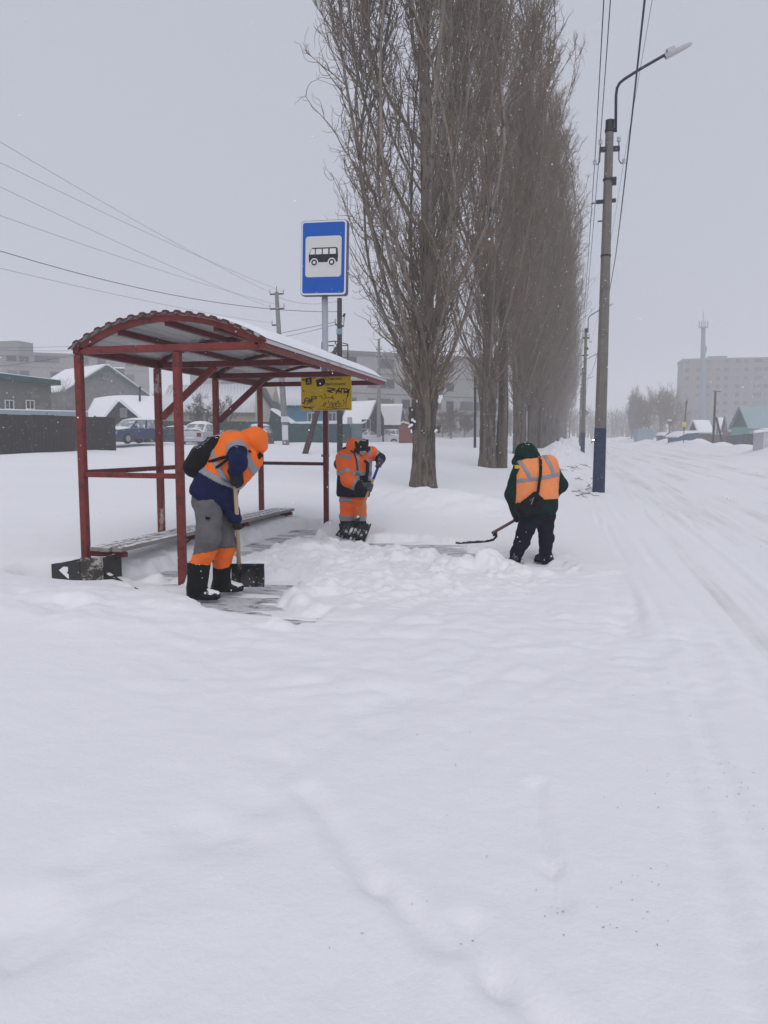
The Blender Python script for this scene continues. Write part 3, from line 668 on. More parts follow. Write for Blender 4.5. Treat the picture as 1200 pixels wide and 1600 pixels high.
body = Body([('torso', hipN + UP * .03, chN, .085, .10), ('torso', hipF + UP * .03, chF, .085, .10), ('neck', neck, hd, .07, .07), ('arm', shN, elN, .05, .04), ('arm', elN, haN + (elN - haN) * .3, .04, .028), ('arm', shF, elF, .05, .04), ('arm', elF, haF + (elF - haF) * .3, .04, .028),
             ('leg', hipN, kneN, .08, .06), ('leg', kneN, ankN, .06, .045), ('leg', hipF, kneF, .08, .06), ('leg', kneF, ankF, .06, .045)] + head_prims(hd, hfw, hup), k=.02, wr=0).mesh(.011)
body.part('body', SKIN, wl); face(wl, hd, hfw, hup)
# coat
hemd = A(352, 772, d0) - A(330, 732, d0)
cw = [('torso', A(322, 770, d0 - .05), A(362, 708, d0 - .06), .165, .175), ('torso', A(332, 766, d0 + .12), A(374, 706, d0 + .12), .165, .165), ('torso', A(345, 778, d0 - .02), A(360, 800, d0 + .02), .13, .075),
      ('belly', A(350, 760, d0), A(386, 718, d0 + .02), .14, .14), ('shoulder', A(364, 694, d0 - .06), A(380, 700, d0 + .14), .13, .13),
      ('armN', shN, elN, .092, .080), ('armN2', elN, haN + (elN - haN) * .25, .078, .062), ('armF', shF, elF, .09, .08), ('armF2', elF, haF + (elF - haF) * .18, .08, .058)]
hemA, hemB = A(299, 768, d0), A(367, 812, d0); hv = hemB - hemA; hn = np.cross(hv, FH); hn /= np.linalg.norm(hn)
if hn[2] > 0: hn = -hn
legclip = lambda P: (P - hemA) @ hn
coat = Body(cw, k=.05, wr=.020, wf=9).mesh(.0115)
isT = np.isin(coat.tag, ['torso', 'belly', 'shoulder'])
below = ((coat.C - hemA) @ hn) > 0
coat.part('jacket', NAVY, wl, ~(isT & below))
# vest: above the hem line from (316,734) to (360,757)
vA, vB = A(312, 733, d0), A(364, 760, d0); vv = vB - vA; vn_ = np.cross(vv, FH); vn_ /= np.linalg.norm(vn_)
if vn_[2] < 0: vn_ = -vn_
vh = (coat.C - vA) @ vn_; sleeve = (coat.tag == 'armN') & (coat.t < .34) | (coat.tag == 'armF') & (coat.t < .3)
vs = ((isT & (vh > 0)) | sleeve)
coat.part('vest', ORANGE, wl, vs, .007, .006)
s1 = isT & (vh > -.002) & (vh < .055)
coat.part('reflective_stripe', REFL, wl, s1, .010, .004)
coat.part('reflective_stripe', REFL, wl, (coat.tag == 'armN') & (coat.t > .26) & (coat.t < .50), .010, .004)
# stripe over the shoulder and down the chest: a band across the body axis
axv = A(390, 712, d0) - A(340, 735, d0); axv /= np.linalg.norm(axv); q = (coat.C - A(384, 700, d0)) @ axv
coat.part('reflective_stripe', REFL, wl, isT & (vh > .03) & (q > -.045) & (q < .025), .011, .004)
q2 = (coat.C - A(352, 716, d0)) @ axv
coat.part('reflective_stripe', REFL, wl, isT & (vh > .03) & (q2 > -.075) & (q2 < -.025), .010, .004)
# hood
hc = Body([('hood', A(387, 689, d0 + .03), A(398, 686, d0 + .03), .118, .125), ('hood', A(398, 687, d0 + .03), A(404, 700, d0 + .03), .120, .085), ('visor', A(405, 683, d0 + .03), A(414.5, 697, d0 + .03), .075, .022), ('chin', A(397, 704, d0 + .03), A(403, 713, d0 + .03), .07, .03)], k=.035, wr=.022, wf=11)
opn = A(417, 712, d0 + .03); od = (A(424, 729, d0 + .03) - hd); od /= np.linalg.norm(od)
hc.clip = lambda P: (.062 - (np.linalg.norm(P - opn, axis=1)))
hc.mesh(.0105).part('hood', ORANGE, wl)
MB().prism([A(x, y, d0 - .07) for x, y in ((400, 712), (406, 706), (411, 712), (405, 718))], tuple(FH * .03)).build('hood_toggle', BLACKC, wl)
# trousers
tr = Body([('seat', A(324, 780, d0 - .05), A(336, 780, d0 + .12), .145, .145), ('legN', A(325, 790, d0 - .07), kneN, .135, .115), ('legN2', kneN, A(312, 884, d0 - .08), .112, .088),
           ('legF', A(340, 790, d0 + .12), kneF, .125, .105), ('legF2', kneF, A(347, 882, d0 + .16), .105, .085)], k=.04, wr=.021, wf=8, stretch=(1, 1, 1.6)).mesh(.0115)
cz = tr.C[:, 2]; zN = A(312, 860, d0 - .08)[2]; zF = A(347, 853, d0 + .14)[2]; near = np.isin(tr.tag, ['legN', 'legN2'])
cuff = np.where(near, cz < zN + .35 * (tr.C - kneN) @ (RH) * .6, cz < zF)
tr.part('trousers', GREYTR, wl, ~cuff); tr.part('trouser_cuff', ORANGE, wl, cuff, .004)
MB().prism([A(x, y, d0 - .23) for x, y in ((321, 807), (327.5, 807.5), (327.5, 812), (321, 811.5))], tuple(FH * .03)).build('trouser_badge', BLACKC, wl)
boot(wl, A(311, 879, d0 - .08), ankN, A(342, 938, d0 - .10), BOOT, BOOTS, .112, gz)
boot(wl, A(347, 872, d0 + .16), ankF, A(379, 925, d0 + .20), BOOT, BOOTS, .098, gz + .02)
ha, hb = A(366.5, 738, d0 - .22), A(373.5, 889, d0 + .22)
hx = hb - ha
onh = lambda py: ha + hx * ((A(370, py, d0)[2] - ha[2]) / hx[2])
hN, hF = onh(746), onh(817)
glove(wl, hN, hx, elN + (hN - elN) * .45 + UP * .02, GLOVE, sc=1.35, R0=.020)
glove(wl, hF, hx, elF + (hF - elF) * .55, GLOVE, sc=1.3, R0=.020, flip=-1)
# shovel
sv = empty('snow_shovel', tuple(hb), 'black snow shovel with long pale wooden handle, blade beside the boots', 'shovel')
MB().tube([ha, (ha + hb) / 2 + RH * .004, hb], [.020, .020, .021], 12).build('handle', WOODH, sv, True)
def shovel_blade(parent, c00, c10, c01, c11, bulge, m, n=12, name='blade', thick=.006, rib=None, ribm=None):
    c00, c10, c01, c11 = (np.asarray(v, float) for v in (c00, c10, c01, c11)); bulge = np.asarray(bulge, float); Vv = []; Ff = []; k = n
    for j in range(k + 1):
        for i in range(k + 1):
            u, v = i / k, j / k; p = (c00 * (1 - u) + c10 * u) * (1 - v) + (c01 * (1 - u) + c11 * u) * v
            Vv.append(p + bulge * (math.sin(math.pi * u) * .6 + .4) * (math.sin(math.pi * (v * .85 + .05))))
    for j in range(k):
        for i in range(k): a_ = j * (k + 1) + i; Ff.append((a_, a_ + 1, a_ + k + 2, a_ + k + 1))
    o = mesh_ob(name, Vv, Ff, m, parent, True); q = o.modifiers.new('t', 'SOLIDIFY'); q.thickness = thick; q.offset = 0
    if rib:
        nb = np.cross(c10 - c00, c01 - c00); nb /= np.linalg.norm(nb); nb = -nb if nb @ FH > 0 else nb
        for u in rib:
            i = u * k; P = []
            for j in range(k + 1):
                p0_ = np.array(Vv[j * (k + 1) + int(i)]); p1_ = np.array(Vv[j * (k + 1) + min(k, int(i) + 1)]); P.append(p0_ + (p1_ - p0_) * (i - int(i)) + nb * .010)
            MB().tube(P, .011, 5).build('rib', ribm or m, o)
    return o
db = d0 + .24
bl = shovel_blade(sv, A(361, 882, db + .02), A(412.5, 882, db + .05), A(361, 918, db - .02), A(413, 917, db + .02), FH * .05, BLADE, rib=(.25, .75), name='blade')
MB().tube([hb - (hb - ha) * .06, hb + (hb - ha) * .03], [.027, .034], 10).build('socket', BLADE, sv, True)
MB().beam(A(360.5, 882, db), A(413, 882, db + .03), .012, .018).build('blade_rim', BLADE, sv)
# rucksack
rk = empty('backpack', tuple(A(322, 712, d0 - .05)), 'black rucksack on the back of the bending worker in the shelter', 'backpack')
pk = Body([('bag', A(306, 730, d0 - .07), A(340, 694, d0 - .08), .105, .085), ('bag', A(308, 728, d0 + .12), A(344, 693, d0 + .12), .105, .085), ('bag', A(317, 717, d0 - .08), A(318, 716, d0 + .13), .12, .12), ('pocket', A(300, 730, d0 - .02), A(312, 708, d0 + .02), .085, .08)], k=.05, wr=.008, wf=9).mesh(.012)
pk.part('bag', BLACKC, rk)
for P, w in (([A(330, 735, d0 - .20), A(345, 726, d0 - .27), A(358, 716, d0 - .30)], .026), ([A(326, 722, d0 - .19), A(345, 716, d0 - .27), A(358, 713, d0 - .30)], .03)):
    mb = MB()
    for p, q in zip(P[:-1], P[1:]): mb.beam(p, q, .010, w, up=tuple(UP))
    mb.build('strap', BLACKC, rk)
MB().beam(A(391, 706, d0 - .13), A(386, 703, d0 - .17), .03, .014).build('strap', BLACKC, rk)
MB().tube([A(311, 696, d0 - .13), A(326, 684, d0 - .08), A(340, 680, d0 - .02)], .006, 5).build('zip_seam', mat('dark_zip', (.03, .03, .032), .5, .1), rk)

# ------------------------------------------------------------------ worker in the orange suit facing the camera
d1 = 12.05; gz1 = .03; g = at(552, 838, d1)
wm = empty('person', (g[0], g[1], gz1), 'person in orange and navy suit with a black eared hat, head bowed', 'person')
B1 = lambda px, py, dd=0.0: at(px, py, d1 + dd)
hipL, hipR = B1(543, 776, .05), B1(561, 776, .0); knL, knR = B1(542, 805), B1(562, 806); anL, anR = B1(541, 830, .05), B1(562, 828, .0)
sL, sR = B1(536, 716, 0), B1(581, 707, .06); eL = B1(543, 750, -.20); hL = B1(575, 766, -.30); eR = B1(594, 716, .05); hR = B1(593, 724, -.22)
hd1 = B1(566, 703, -.12); f1 = B1(571, 722, -.32) - hd1; u1 = B1(563, 680, -.16) - hd1; nk = B1(558, 708, 0)
body = Body([('torso', hipL, B1(545, 725), .085, .10), ('torso', hipR, B1(568, 722), .085, .10), ('neck', nk, hd1, .06, .06), ('arm', sL, eL, .05, .04), ('arm', eL, hL + (eL - hL) * .3, .04, .028), ('arm', sR, eR, .05, .04), ('arm', eR, hR + (eR - hR) * .3, .04, .028),
             ('leg', hipL, knL, .08, .06), ('leg', knL, anL, .06, .045), ('leg', hipR, knR, .08, .06), ('leg', knR, anR, .06, .045)] + head_prims(hd1, f1, u1), k=.018, wr=0).mesh(.0095)
body.part('body', SKIN, wm); face(wm, hd1, f1, u1)
ct = Body([('torso', B1(542, 768, .05), B1(543, 722, 0), .165, .165), ('torso', B1(563, 768, -.02), B1(567, 716, 0), .165, .15), ('torso', B1(552, 765, -.06), B1(557, 720, -.06), .17, .15),
           ('shoulder', B1(539, 714), B1(578, 709, .04), .11, .11), ('armL', sL, eL, .105, .10), ('armL2', eL, hL + (eL - hL) * .15, .095, .065), ('armR', sR, eR, .085, .075), ('armR2', eR, hR + (eR - hR) * .2, .072, .06)], k=.045, wr=.019, wf=9).mesh(.0115)
isT = np.isin(ct.tag, ['torso', 'shoulder']); z = ct.C[:, 2]; zb = B1(555, 776)[2]
keep = ~(isT & (z < zb)); ct.part('jacket', NAVYD, wm, keep)
zn = B1(550, 742)[2]; isA = (ct.tag == 'armL') | ((ct.tag == 'armL2') & (ct.t < .48)) | ((ct.tag == 'armR') & (ct.t < .62))
ct.part('jacket_orange_panel', ORANGE2, wm, (isT & (z > zn)) | isA, .005, .004)
ct.part('reflective_stripe', REFL, wm, isT & (z > zn) & (z < zn + .055), .009, .003)
ct.part('reflective_stripe', REFL, wm, (ct.tag == 'armL') & (ct.t > .62) & (ct.t < .80), .009, .003)
ct.part('reflective_stripe', REFL, wm, (ct.tag == 'armL2') & (ct.t > .42) & (ct.t < .54), .009, .003)
ct.part('reflective_stripe', REFL, wm, (ct.tag == 'armR') & (ct.t > .42) & (ct.t < .66), .009, .003)
rx = ct.C @ RH; fr = (ct.N @ FH) < .2
for px_, w_, lo_, hi_ in ((559, .028, 700, 752), (577.5, .024, 700, 750)):
    c_ = B1(px_, 730) @ RH; ct.part('reflective_stripe', REFL, wm, isT & fr & (np.abs(rx - c_ ) < w_) & (z > B1(px_, hi_)[2]) & (z < B1(px_, lo_)[2]), .009, .003)
mb = MB(); P = [B1(569, 719, -.245), B1(574.5, 724, -.245), B1(574, 738, -.25), B1(571, 750, -.25), B1(572, 758, -.25)]
mb.tube(P, [.02, .028, .026, .026, .03], 8).build('zip_flap', NAVYD, wm, True)
c_ = B1(540, 722) @ RH; ct.part('reflective_stripe', REFL, wm, isT & fr & (z > B1(540, 716)[2]) & (z < B1(540, 710.5)[2]) & (rx < B1(550, 730) @ RH), .008, .003)
hd_ = Body([('hood', B1(552, 696, .05), B1(556, 704, .04), .115, .12), ('hood', B1(550, 708, -.02), B1(560, 716, -.10), .085, .06), ('hood', B1(575, 707, .0), B1(576, 714, -.08), .06, .05)], k=.05, wr=.008, wf=9); hd_.clip = lambda P: (.112 - np.linalg.norm(P - hd1 - f1 / np.linalg.norm(f1) * .05, axis=1)); hd_.mesh(.0105).part('hood', ORANGE2, wm)
hu = u1 - f1 * ((u1 @ f1) / (f1 @ f1)); hu /= np.linalg.norm(hu); hf_ = f1 / np.linalg.norm(f1); hs_ = np.cross(hf_, hu)
hat = Body([('hat', hd1 + hu * .03, hd1 + hu * .075, .106, .088), ('ear', hd1 + hu * .12 + hs_ * .070, hd1 + hu * .185 + hs_ * .095, .036, .016), ('ear', hd1 + hu * .12 - hs_ * .070, hd1 + hu * .185 - hs_ * .095, .036, .016), ('flap', hd1 + hs_ * .10 + hu * .01, hd1 + hs_ * .10 - hu * .06, .03, .025), ('flap', hd1 - hs_ * .10 + hu * .01, hd1 - hs_ * .10 - hu * .06, .03, .025)], k=.022, wr=.006, wf=22)
hat.clip = lambda P: np.minimum(-((P - hd1) @ hu - .036 + .10 * np.abs((P - hd1) @ hs_) / .1 * .5), .2)
hat.mesh(.0085).part('hat', mat('black_knit', (.012, .012, .013), .9, .3, 20, .5, 120, snow=.16, snow_scale=22), wm)
tr = Body([('seat', B1(544, 778, .05), B1(560, 778, 0), .135, .13), ('legL', hipL, knL, .125, .108), ('legL2', knL, anL, .105, .098), ('legR', hipR, knR, .12, .105), ('legR2', knR, anR, .102, .095)], k=.025, wr=.018, wf=8, stretch=(1, 1, 1.5)).mesh(.0115)
z = tr.C[:, 2]; za, zc_ = B1(550, 812)[2], B1(550, 806)[2]
tr.part('trousers', ORANGE2, wm, z > za - .01); tr.part('trouser_leg', NAVYD, wm, z <= za)
tr.part('reflective_stripe', REFL, wm, (z > za - .012) & (z < zc_ + .01), .005, .003)
zt1 = B1(545, 780)[2]; tr.part('reflective_stripe', REFL, wm, (z > zt1 - .035) & (z < zt1 + .02) & (tr.C @ RH < B1(551, 780) @ RH), .005, .003)
boot(wm, B1(541, 818, .05), anL, B1(536, 840, -.14), BOOT, BOOT, .115, gz1); boot(wm, B1(562, 818, 0), anR, B1(562, 838, -.2), BOOT, BOOT, .105, gz1)
ha, hb = B1(594.5, 720, -.24), B1(554, 824, -.42); hx = hb - ha; pt = lambda f: ha + hx * f
hRc, hLc = pt(.035), pt(.40)
glove(wm, hRc, hx, eR + (hRc - eR) * .5, GLOVEG, sc=1.25, R0=.022); glove(wm, hLc, hx, eL + (hLc - eL) * .72, GLOVEG, sc=1.25, R0=.022, flip=-1)
sv = empty('snow_shovel', tuple(hb), 'snow shovel with blue upper handle and ribbed black scoop beside the far post', 'shovel')
MB().tube([pt(0), pt(.30)], .021, 10).build('blue_grip', mat('blue_handle_sleeve', (.015, .035, .30), .5, .1), sv, True)
MB().tube([pt(.30), pt(.93)], .019, 10).build('handle', WOODY, sv, True)
cs = [B1(537, 815, -.40), B1(580, 819, -.36), B1(524, 836, -.62), B1(569, 847, -.66)]
shovel_blade(sv, *cs, FH * .03 + UP * -.05, mat('black_scoop', (.008, .008, .009), .5, .2, 8, .1, 40, c2=(.72, .73, .76), c2_amt=.62, c2_scale=5, snow=.1), rib=(.02, .16, .30, .44, .58, .72, .86, .98), ribm=mat('black_rib', (.012, .012, .014), .5, .2), name='blade')
MB().tube([pt(.90), pt(1.03)], [.028, .040], 10).build('socket', BLADE, sv, True)
rk = empty('backpack', tuple(B1(533, 714, .16)), 'maroon rucksack on the back of the worker in the orange suit', 'backpack')
MAR = mat('maroon_cloth', (.16, .008, .025), .75, .2, 8, .2, 50)
Body([('bag', B1(532, 725, .16), B1(541, 706, .17), .11, .085), ('bag', B1(552, 724, .2), B1(552, 704, .2), .11, .09)], k=.04, wr=.008).mesh(.012).part('bag', MAR, rk)
MB().tube([B1(541, 700, .05), B1(553, 707, -.17), B1(557, 718, -.235), B1(559, 735, -.245)], .014, 6).build('strap', MAR, rk, True)

# ------------------------------------------------------------------ worker seen from behind
d2 = 9.62; gz2 = .03; g = at(830, 882, d2)
wr_ = empty('person', (g[0], g[1], gz2), 'person seen from behind in a faded orange vest over a dark green hooded jacket', 'person')
C1 = lambda px, py, dd=0.0: at(px, py, d2 + dd)
hipL, hipR = C1(829, 810, 0), C1(852, 808, .02); knL, knR = C1(814, 848, .02), C1(853, 843, .04); anL, anR = C1(804, 875, -.02), C1(853, 874, .0)
sL, sR = C1(812, 733, 0), C1(860, 726, .05); eL = C1(799, 772, .05); hL = C1(808, 809, .16); eR = C1(876, 758, .10); hR = C1(858, 782, .32)
hd2 = C1(822, 712, .18); f2 = C1(790, 750, .45) - hd2; u2 = C1(823, 680, .1) - hd2; nk = C1(829, 724, .06)
body = Body([('torso', hipL, C1(826, 740), .09, .11), ('torso', hipR, C1(850, 738), .09, .11), ('neck', nk, hd2, .06, .06), ('arm', sL, eL, .05, .04), ('arm', eL, hL + (eL - hL) * .3, .04, .028), ('arm', sR, eR, .05, .04), ('arm', eR, hR + (eR - hR) * .3, .04, .028),
             ('leg', hipL, knL, .08, .06), ('leg', knL, anL, .06, .045), ('leg', hipR, knR, .08, .06), ('leg', knR, anR, .06, .045)] + head_prims(hd2, f2, u2), k=.018, wr=0).mesh(.0105)
body.part('body', SKIN, wr_); face(wr_, hd2, f2, u2)
ct = Body([('torso', C1(826, 792, 0), C1(824, 742, 0), .165, .15), ('torso', C1(852, 790, .02), C1(853, 736, .03), .165, .15), ('torso', C1(840, 786, -.02), C1(838, 740, -.02), .17, .17), ('torso', C1(828, 790, .02), C1(816, 800, .12), .14, .09),
           ('shoulder', C1(818, 732), C1(856, 725, .04), .105, .105), ('armL', sL, eL, .088, .085), ('armL2', eL, hL + (eL - hL) * .12, .083, .062), ('armR', sR, eR, .088, .085), ('armR2', eR, hR + (eR - hR) * .12, .082, .06)], k=.045, wr=.019, wf=9).mesh(.0115)
isT = np.isin(ct.tag, ['torso', 'shoulder']); z = ct.C[:, 2]; rx = ct.C @ RH; zb = C1(840, 807)[2]
ct.part('jacket', GREEN, wr_, ~(isT & (z < zb)))
za_ = C1(840, 779)[2]; hem = za_ + .05 * np.sin(rx * 9) * 0 - .22 * np.clip((C1(830, 780) @ RH - rx), 0, .2) * 1.2
xl, xr_ = C1(806, 760) @ RH, C1(873, 760) @ RH
ves = isT & (z > hem) & (rx > xl) & (rx < xr_)
ct.part('vest', PEACH, wr_, ves, .009, .006)
back = (ct.N @ FH) < .35; zm = C1(850, 744)[2]; slope = .16
band = z - (zm + slope * (rx - C1(850, 744) @ RH))
ct.part('reflective_stripe', REFL, wr_, ves & back & (np.abs(band) < .022), .013, .003)
for (pxa, pya), (pxb, pyb) in (((813, 724), (827, 748)), ((853, 718), (862, 742))):
    pa, pb_ = C1(pxa, pya), C1(pxb, pyb); ta = (z - pb_[2]) / (pa[2] - pb_[2]); cx_ = pb_ @ RH + ((pa - pb_) @ RH) * ta
    ct.part('reflective_stripe', REFL, wr_, ves & back & (np.abs(rx - cx_) < .024) & (ta > -.05) & (band > 0) & (ta < 1.25), .0135, .003)
ct.part('yellow_edge', mat('yellow_binding', (.55, .42, .03), .7, .1), wr_, (isT | (ct.tag == 'armL')) & (rx < C1(810, 735) @ RH) & (rx > C1(804, 735) @ RH) & (z > C1(808, 732.5)[2]) & (z < C1(808, 727)[2]), .012, .003)
hood = Body([('hood', C1(829, 716, .08), C1(822, 708, .14), .125, .135), ('hood', C1(822, 708, .14), C1(813, 720, .24), .125, .10), ('hood', C1(806, 722, .18), C1(812, 728, .1), .06, .06)], k=.05, wr=.010, wf=9)
op2 = hd2 + f2 / np.linalg.norm(f2) * .17; hood.clip = lambda P: (.10 - np.linalg.norm(P - op2, axis=1)); hood.mesh(.0105).part('hood', GREEN, wr_)
tr = Body([('seat', C1(831, 806, 0), C1(850, 804, .02), .145, .14), ('legL', hipL, knL, .128, .098), ('legL2', knL, anL, .095, .078), ('legR', hipR, knR, .12, .093), ('legR2', knR, anR, .09, .076)], k=.025, wr=.021, wf=8, stretch=(1, 1, 1.5)).mesh(.0115)
tr.part('trousers', NAVYD, wr_)
SHOE = mat('snow_dusted_shoe', (.02, .02, .022), .55, .3, 12, .2, 40, snow=.35, snow_scale=24)
def shoe(parent, ankle, toe, zmin, m):
    ankle, toe = np.asarray(ankle, float), np.asarray(toe, float); fd = toe - ankle; fd[2] = 0; fd /= np.linalg.norm(fd); a_ = np.array([ankle[0], ankle[1], zmin + .045]); b_ = np.array([toe[0], toe[1], zmin + .035])
    o = Body([('f', a_ - fd * .05, b_, .048, .04), ('f', a_ + UP * .05, a_ + fd * .10 + UP * .015, .05, .04)], k=.02, wr=.004, wf=20, clip=lambda P: zmin - P[:, 2]).mesh(.009).part('shoe', m, parent)
    MB().prism([a_ - fd * .09 + np.cross(fd, UP) * .045, b_ + fd * .035 + np.cross(fd, UP) * .035, b_ + fd * .035 - np.cross(fd, UP) * .035, a_ - fd * .09 - np.cross(fd, UP) * .045], (0, 0, -.045)).build('sole', BOOT, o)
shoe(wr_, anL, C1(804, 880, .22), gz2, SHOE); shoe(wr_, C1(853, 876, 0), C1(840, 879, .06), gz2, SHOE)
ha, hb = C1(846, 789, .34), C1(771, 832, .10); hx = hb - ha; pt = lambda f: ha + hx * f
hLc, hRc = pt(.48), pt(.10)
glove(wr_, hLc, hx, eL + (hLc - eL) * .72, GLOVE, sc=1.2, R0=.022); glove(wr_, hRc, hx, eR + (hRc - eR) * .6, GLOVE, sc=1.2, R0=.022, flip=-1)
sv = empty('snow_shovel', tuple(hb), 'shovel with brown handle and curved dark scoop held low over the snow', 'shovel')
MB().tube([ha, hb + hx * .02], .019, 10).build('handle', WOODR, sv, True)
Vv = []; prof2 = [(774, 832.5), (774.5, 838), (770, 842.5), (762, 844.2), (750, 845.4), (735, 846.2), (718, 847.2), (712, 846.5)]
for i, (x, y) in enumerate(prof2):
    for w in (-.22, -.1, 0, .1, .22): Vv.append(C1(x, y - (abs(w) > .2) * (1.0 if 0 < i < 6 else 0), .10 + w * (1 - .12 * (i == 7))))
Ff = [(i * 5 + j, i * 5 + j + 1, i * 5 + j + 6, i * 5 + j + 5) for i in range(len(prof2) - 1) for j in range(4)]
bo = mesh_ob('blade', Vv, Ff, BLADE, sv, True); q = bo.modifiers.new('t', 'SOLIDIFY'); q.thickness = .024
MB().tube([hb - hx * .03, C1(773.5, 838, .10)], [.024, .03], 8).build('socket', BLADE, sv, True)
bag = empty('shoulder_bag', tuple(C1(831, 790, -.2)), 'black shoulder bag slung across the back of the worker in the faded vest', 'bag')
Body([('bag', C1(818, 796, -.17), C1(836, 772, -.20), .075, .035), ('bag', C1(822, 800, -.17), C1(842, 790, -.19), .07, .06), ('bag', C1(836, 774, -.20), C1(846, 781, -.19), .03, .03), ('bag', C1(812, 794, -.15), C1(820, 786, -.18), .05, .04)], k=.03, wr=.008, wf=12).mesh(.010).part('bag', BLACKC, bag)
MB().tube([C1(828, 782, -.285), C1(834, 777, -.29), C1(830, 788, -.30)], .004, 5).build('zip', mat('pale_zip', (.30, .30, .30), .5, .1), bag)
mb = MB(); P = [C1(843, 713, .0), C1(844.5, 719, -.13), C1(845, 728, -.20), C1(844.5, 742, -.235), C1(842, 757, -.24), C1(840.5, 770, -.235)]
for p, q in zip(P[:-1], P[1:]): mb.beam(p, q, .034, .010, up=tuple(FH))
mb.build('strap', BLACKC, bag)
# ================================================================== TREES
class Twigs:                       # many thin tapered tubes into one mesh, vectorised per batch
    def __init__(s): s.V = []; s.F = []; s.n = 0
    def tube(s, P, r0, r1, sides):
        P = np.asarray(P); k = len(P); t = np.gradient(P, axis=0); t /= np.linalg.norm(t, axis=1)[:, None] + 1e-9
        ref = np.array([.31, .77, .2]) if abs(t[0, 2]) > .8 else np.array([0, 0, 1.0]); a = np.cross(t, ref); a /= np.linalg.norm(a, axis=1)[:, None] + 1e-9; b = np.cross(t, a)
        r = np.linspace(r0, r1, k)[:, None]; ang = 2 * np.pi * np.arange(sides) / sides
        ring = P[:, None, :] + r[:, :, None] * (a[:, None, :] * np.cos(ang)[None, :, None] + b[:, None, :] * np.sin(ang)[None, :, None])
        i = np.arange(k - 1)[:, None] * sides; j = np.arange(sides)[None, :]; jn = (j + 1) % sides
        s.V.append(ring.reshape(-1, 3)); s.F.append(np.stack([i + j, i + jn, i + sides + jn, i + sides + j], -1).reshape(-1, 4) + s.n); s.n += k * sides
    def build(s, name, m, parent, smooth=True): return mesh_ob(name, np.concatenate(s.V), np.concatenate(s.F), m, parent, smooth)
def path(p, d, L, n, wob, upb, rg):
    P = [np.array(p, float)]; d = np.array(d, float); d /= np.linalg.norm(d)
    for i in range(n):
        d = d + rg.normal(0, wob, 3) + np.array([0, 0, upb]); d /= np.linalg.norm(d); P.append(P[-1] + d * L / n)
    return np.array(P)
def point(P, t): i = min(int(t * (len(P) - 1)), len(P) - 2); f = t * (len(P) - 1) - i; return P[i] * (1 - f) + P[i + 1] * f, P[i + 1] - P[i]
BARK = mat('poplar_bark', (.135, .110, .085), .9, .45, 3.5, 1.0, 9, stretch=(2.2, 2.2, .28), c2=(.055, .048, .045), c2_amt=.6, c2_scale=3)
LIMB = mat('poplar_limb', (.225, .190, .160), .9, .35, 3, .6, 14, stretch=(2, 2, .5), c2=(.06, .05, .045), c2_amt=.45, c2_scale=4)
TWIG = mat('poplar_twig', (.195, .148, .105), .9, .25, 2)
